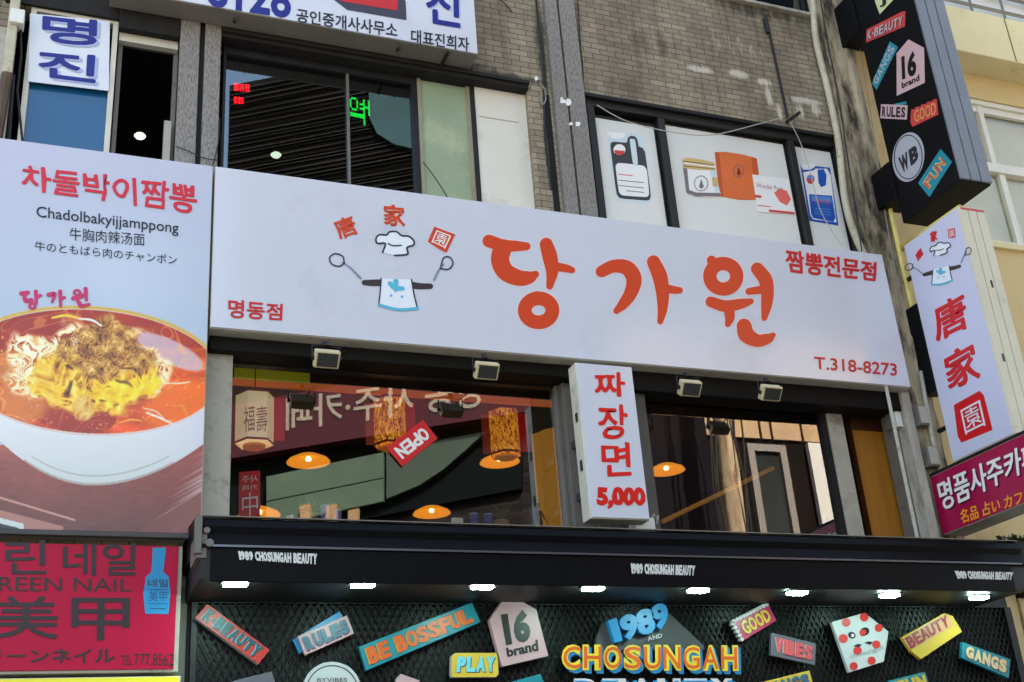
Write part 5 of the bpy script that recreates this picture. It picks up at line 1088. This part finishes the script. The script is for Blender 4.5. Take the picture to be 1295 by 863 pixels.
# counter and things on it
czt=P(500,672,.3)[2]
ct=thing('window_counter',(2.1,.3,3.3),'dark counter along the left restaurant window','counter'); MB().box(1.0,3.4,.17,.55,czt-.05,czt).build('top',mat('counter_wood',(96,70,48),.5,var=.2,scale=4),ct,.004); MB().box(1.0,3.4,.2,.5,3.31,czt-.051).build('front',DARK,ct)
BLC=mat('blue_cup',(70,84,170),.35); BRC=mat('brown_pot',(150,120,84),.6)
def cup(x,h,r,m,label):
    q=P(x,664,.3); t=thing('drinking_cup',(q[0],.3,czt),label,'cup','cups on the window counter'); MB().lathe((q[0],.3,czt),[(r*.8,0),(r,h),(r*.9,h),(r*.7,.01),(0,.01)],16).build('body',m,t,0,True); MB().lathe((q[0],.3,czt),[(r*1.02,h-.004),(r*1.02,h+.004),(r*.88,h+.004)],16).build('rim',mat('cup_rim',(160,166,210),.3),t,0,True)
cup(600,.13,.03,BLC,'blue cup in the middle of the counter, left of its twin'); cup(618,.13,.03,BLC,'blue cup beside the brown pot'); cup(411,.15,.03,mat('lilac_cup',(150,156,210),.35),'tall lilac cup near the potted plant'); cup(427,.12,.028,mat('lilac_cup',(150,156,210),.35),'short lilac cup right of the tall one')
def pot(x,hh,label,seed):
    q=P(x,664,.34); t=thing('potted_plant',(q[0],.34,czt),label,'plant','potted plants on the window counter'); MB().lathe((q[0],.34,czt),[(.05,0),(.06,.10),(.05,.10),(0,.09)],16).build('pot',BRC,t,0,True)
    mb=MB(); rs=np.random.RandomState(seed)
    for i in range(40):
        a=rs.uniform(0,6.28); l=rs.uniform(.04,.1); c=np.array([q[0],.34,czt+.10]); e=c+np.array([math.cos(a)*l,math.sin(a)*l,rs.uniform(.02,hh)]); s=np.array([-math.sin(a),math.cos(a),0])*.014
        mb.add([c,(c+e)/2+s+[0,0,.02],e,(c+e)/2-s+[0,0,.02]],[(0,1,2,3)])
    mb.build('leaves',mat('plant_leaf',(.05,.10,.04),.5),t)
pot(392,.13,'potted plant with spiky leaves near the reflected red sign',1); pot(634,.12,'potted plant in a brown pot right of the blue cups',2)
q=P(366,664,.3); t=thing('tissue_box',(q[0],.3,czt),'small white tissue box left of the potted plant','box'); MB().box(q[0]-.06,q[0]+.06,.26,.34,czt,czt+.05).build('body',WHITE,t,.004); MB().add([(q[0]-.03,.3,czt+.05),(q[0]+.03,.3,czt+.05),(q[0]+.02,.29,czt+.085),(q[0]-.02,.31,czt+.08)],[(0,1,2,3)]).build('tissue',WHITE,t)
q=P(580,664,.3); t=thing('napkin_holder',(q[0],.3,czt),'brown napkin tray with white napkins left of the blue cups','napkin holder'); MB().box(q[0]-.08,q[0]+.08,.26,.34,czt,czt+.03).build('tray',BRC,t,.004); MB().box(q[0]-.05,q[0]+.03,.28,.32,czt+.03,czt+.10).build('napkins',WHITE,t,.01)
q=P(674,664,.4); t=thing('water_jug',(q[0],.4,czt),'dark jug at the right end of the counter','jug'); MB().lathe((q[0],.4,czt),[(.06,0),(.07,.12),(.05,.2),(.06,.24),(.0,.24)],16).build('body',mat('dark_glassware',(50,54,58),.2),t,0,True); MB().tube([(q[0]+.06,.4,czt+.05),(q[0]+.12,.4,czt+.1),(q[0]+.06,.4,czt+.2)],.01,6).build('handle',DKMET,t)
# handrail in right window
tag(MB().tube([P(838,660,.8),P(978,592,.8)],.018,8).build('handrail',mat('ochre_rail',(196,140,60),.5,emit=(190,120,40),es=.035)),'ochre handrail rising across the right restaurant window','handrail')  # slight emission stands in for interior light on the rail
# office lights and LED signs behind the tinted glass
lb=None
for x,y,nm in ((177,172,'in the open window'),(349,196,'low behind the tinted window')):
    q=P(x,y,1.2 if x<200 else 1.0); 
    if lb is None:
        lb=thing('ceiling_bulb',(0,0,0),'x','bulb','bright bulbs inside the upper office'); d=lb
        MB().lathe((0,0,0),[(0,-.02),(.03,-.016),(.042,0),(.03,.012),(0,.014)],16).build('globe',mat('bulb_glow',(255,255,240),.4,emit=(246,255,220),es=1.0),lb,0,True); MB().lathe((0,0,.03),[(.03,0),(.03,.05),(0,.05)],10).build('socket',DKMET,lb)
    else: d=copy_tree(lb)
    d.location=tuple(q); d['label']='bright round ceiling bulb '+nm
LR=mat('led_red',(255,40,50),.4,emit=(255,20,36),es=1.5); LGN=mat('led_green',(30,255,90),.4,emit=(20,230,70),es=1.0)
def led(rows,x0,y0,dx,dy,m,yy,name,label,slx=0,sly=0):
    q=P(x0,y0,yy); t=thing(name,(q[0],yy,q[2]),label,'LED sign'); mb=MB(); L_=[]
    for r,row in enumerate(rows):
        for c,ch in enumerate(row):
            if ch=='#':
                a=P(x0+c*dx+r*slx,y0+r*dy+c*sly,yy); mb.box(a[0]-.006,a[0]+.006,yy-.006,yy,a[2]-.006,a[2]+.006); L_.append(a)
    mb.build('led_dots',m,t); xs=[a[0] for a in L_]; zs=[a[2] for a in L_]
    MB().box(min(xs)-.05,max(xs)+.05,yy+.003,yy+.05,min(zs)-.05,max(zs)+.05).build('panel',KB,t,.004)
led([' ###    #  #','#   #   #  #','#   # ###  #','#   #   ####','#   # ###  #',' ###    #  #','        #  #','#########   ','#########   ','        #   ','        #   ','        #   '],443,124,2.1,2.75,LGN,.16,'green_led_sign','green LED sign with a Korean syllable behind the tinted window',.1,.45)
led(['### # # ###','# # ### # #','### # # ###','# # # # # #','### # # ###'],297,107,1.75,1.75,LR,.16,'red_led_sign','upper row of small red LED letters behind the tinted window',0,.15)
led(['## ## #','#  # ##','## ## #','## ## #'],297,124,1.6,2,LR,.16,'red_led_sign','lower shorter row of small red LED letters behind the tinted window',0,.15)

# ------------------------------------------------------------------ prints on the poster windows
YP=YG-.014; PPL=('y',YP)
def rnd(p,n=2):
    for _ in range(n):
        o=[]
        for i in range(len(p)):
            a=np.array(p[i],float); b=np.array(p[(i+1)%len(p)],float); o+= [tuple(a*.88+b*.12),tuple(a*.12+b*.88)]
        p=o
    return p
def c2(x,y): return (640+x/2.697,y/2.697)
def ps(poly,m,nm='poster_print',l=.002): return shape(PPL,rnd([c2(*p) for p in poly]),m,wC,l,name=nm)
PBL=mat('print_pale_blue',(206,220,226),.35); PDK=mat('print_charcoal',(62,64,66),.35); PWH=mat('print_white',(236,236,234),.35); PRE=mat('print_red',(206,70,70),.35); PDO=mat('print_deep_orange',(196,86,44),.35); POR=mat('print_orange',(222,112,58),.35,var=.1,scale=2); PGD=mat('print_gold',(206,178,120),.3); PGR=mat('print_grey',(178,182,180),.35); PBB=mat('print_blue',(30,84,176),.35); PNB=mat('print_light_blue',(90,140,206),.35)
ps([(342,446),(472,460),(502,700),(370,688)],PBL,l=.001)
ps([(354,492),(364,484),(412,488),(414,472),(424,464),(440,466),(448,478),(452,500),(466,506),(474,520),(494,668),(488,686),(388,678),(376,664)],PDK)
ps([(372,566),(382,556),(470,566),(480,582),(488,664),(480,674),(394,668),(384,656)],PWH,l=.003)
ps([(340,450),(408,456),(402,470),(384,478),(362,474),(348,462)],PWH,l=.003); ps([(420,474),(440,476),(450,560),(440,566),(432,560)],PBL,l=.003)
cx,cy=c2(386,512); shape(PPL,circ(cx,cy,7.6,7,20),PWH,wC,.003,name='poster_print'); shape(PPL,[(cx-7,cy+.5),(cx+7,cy+1.5),(cx+5,cy+6),(cx,cy+7),(cx-5,cy+5.5)],PRE,wC,.004,name='poster_print')
for a,b,w_2 in ((384,596,46),(384,616,84),(384,634,84),(410,652,60)): strokes(PPL,[[(*c2(a,b),.5),(*c2(a+w_2,b+w_2*.1),.5)]],PRE if b==596 else PGR,wC,.004,'poster_print')
def c3(x,y): return (860+x/2.975,y/2.975)
def p3(poly,m,l=.002): return shape(PPL,[c3(*p) for p in poly],m,wC,l,name='poster_print')
p3([(130,574),(170,572),(240,583),(289,598),(296,660),(303,744),(288,754),(220,753),(148,739)],POR,.002)
p3([(130,574),(146,573),(164,742),(148,739)],PDO,.0022); p3([(268,591),(289,598),(303,744),(284,754)],PDO,.0022); p3([(10,632),(60,640),(132,642),(140,690),(152,730),(140,740),(100,744),(60,741),(34,734),(22,722),(14,680)],PWH,.003); p3([(10,632),(26,635),(36,734),(22,722)],PGR,.0032); p3([(112,642),(132,642),(151,730),(136,741)],PBL,.0032); p3([(8,602),(24,595),(70,600),(128,613),(133,642),(60,640),(12,634)],PGD,.004); p3([(10,606),(128,621),(128,624),(10,610)],mat('print_dark_gold',(140,110,60),.35),.0045); p3([(10,624),(131,636),(131,639),(11,628)],mat('print_dark_gold',(140,110,60),.35),.0045); p3([(12,612),(130,628),(131,633),(13,618)],PWH,.005); p3([(22,712),(60,726),(150,728),(150,740),(60,741),(24,728)],PGR,.0045)
strokes(PPL,[['ring',*c3(78,692),8.5,9.5,.45],['ring',*c3(219,645),6.5,8,.4]],PGR,wC,.006,'poster_print'); p3([(70,705),(78,675),(88,705),(78,712)],PGR,.006); p3([(212,655),(219,628),(228,655),(219,664)],mat('print_brown',(120,50,24),.35),.006)
p3([(118,668),(138,670),(142,706),(122,702)],PGD,.005)
p3([(270,658),(408,676),(430,808),(290,798)],PWH,.006); p3([(352,728),(372,712),(400,720),(416,752),(400,776),(374,762)],mat('print_coral',(232,110,100),.35),.007); p3([(332,790),(428,800),(430,808),(333,799)],PRE,.007)
text(PPL,'Wonder Pore',[c3(284,690),c3(384,704),c3(386,722),c3(286,708)],mat('print_pinkgrey',(176,110,120),.35),wC,.0,.0075); strokes(PPL,[[(*c3(284,740),1.6),(*c3(300,742),1.6)],[(*c3(292,775),.5),(*c3(340,780),.5)]],PRE,wC,.0075,'poster_print')
p3([(452,620),(564,632),(596,850),(486,832)],PBB,.002); p3([(462,650),(504,642),(508,636),(552,636),(566,660),(588,838),(500,826),(490,812)],PWH,.003); p3([(484,732),(570,738),(584,820),(576,836),(500,822),(492,808)],PBB,.004); p3([(490,738),(566,743),(570,764),(494,758)],PNB,.005)
p3([(452,622),(500,616),(508,628),(490,640),(462,640)],PWH,.004); p3([(516,640),(540,638),(550,660),(548,698),(530,706),(520,690)],PBB,.004); cx,cy=c3(490,676); shape(PPL,circ(cx,cy,5,6,16),PRE,wC,.004,name='poster_print'); shape(PPL,circ(cx,cy-2.5,4,2.6,14),PNB,wC,.005,name='poster_print')
text(PPL,'WATER',[c3(502,752),c3(562,757),c3(564,772),c3(504,767)],PRE,wC,.0,.006)
for b in (785,795,805): strokes(PPL,[[(*c3(506,b),.5),(*c3(566,b+6),.5)]],PNB,wC,.006,'poster_print')
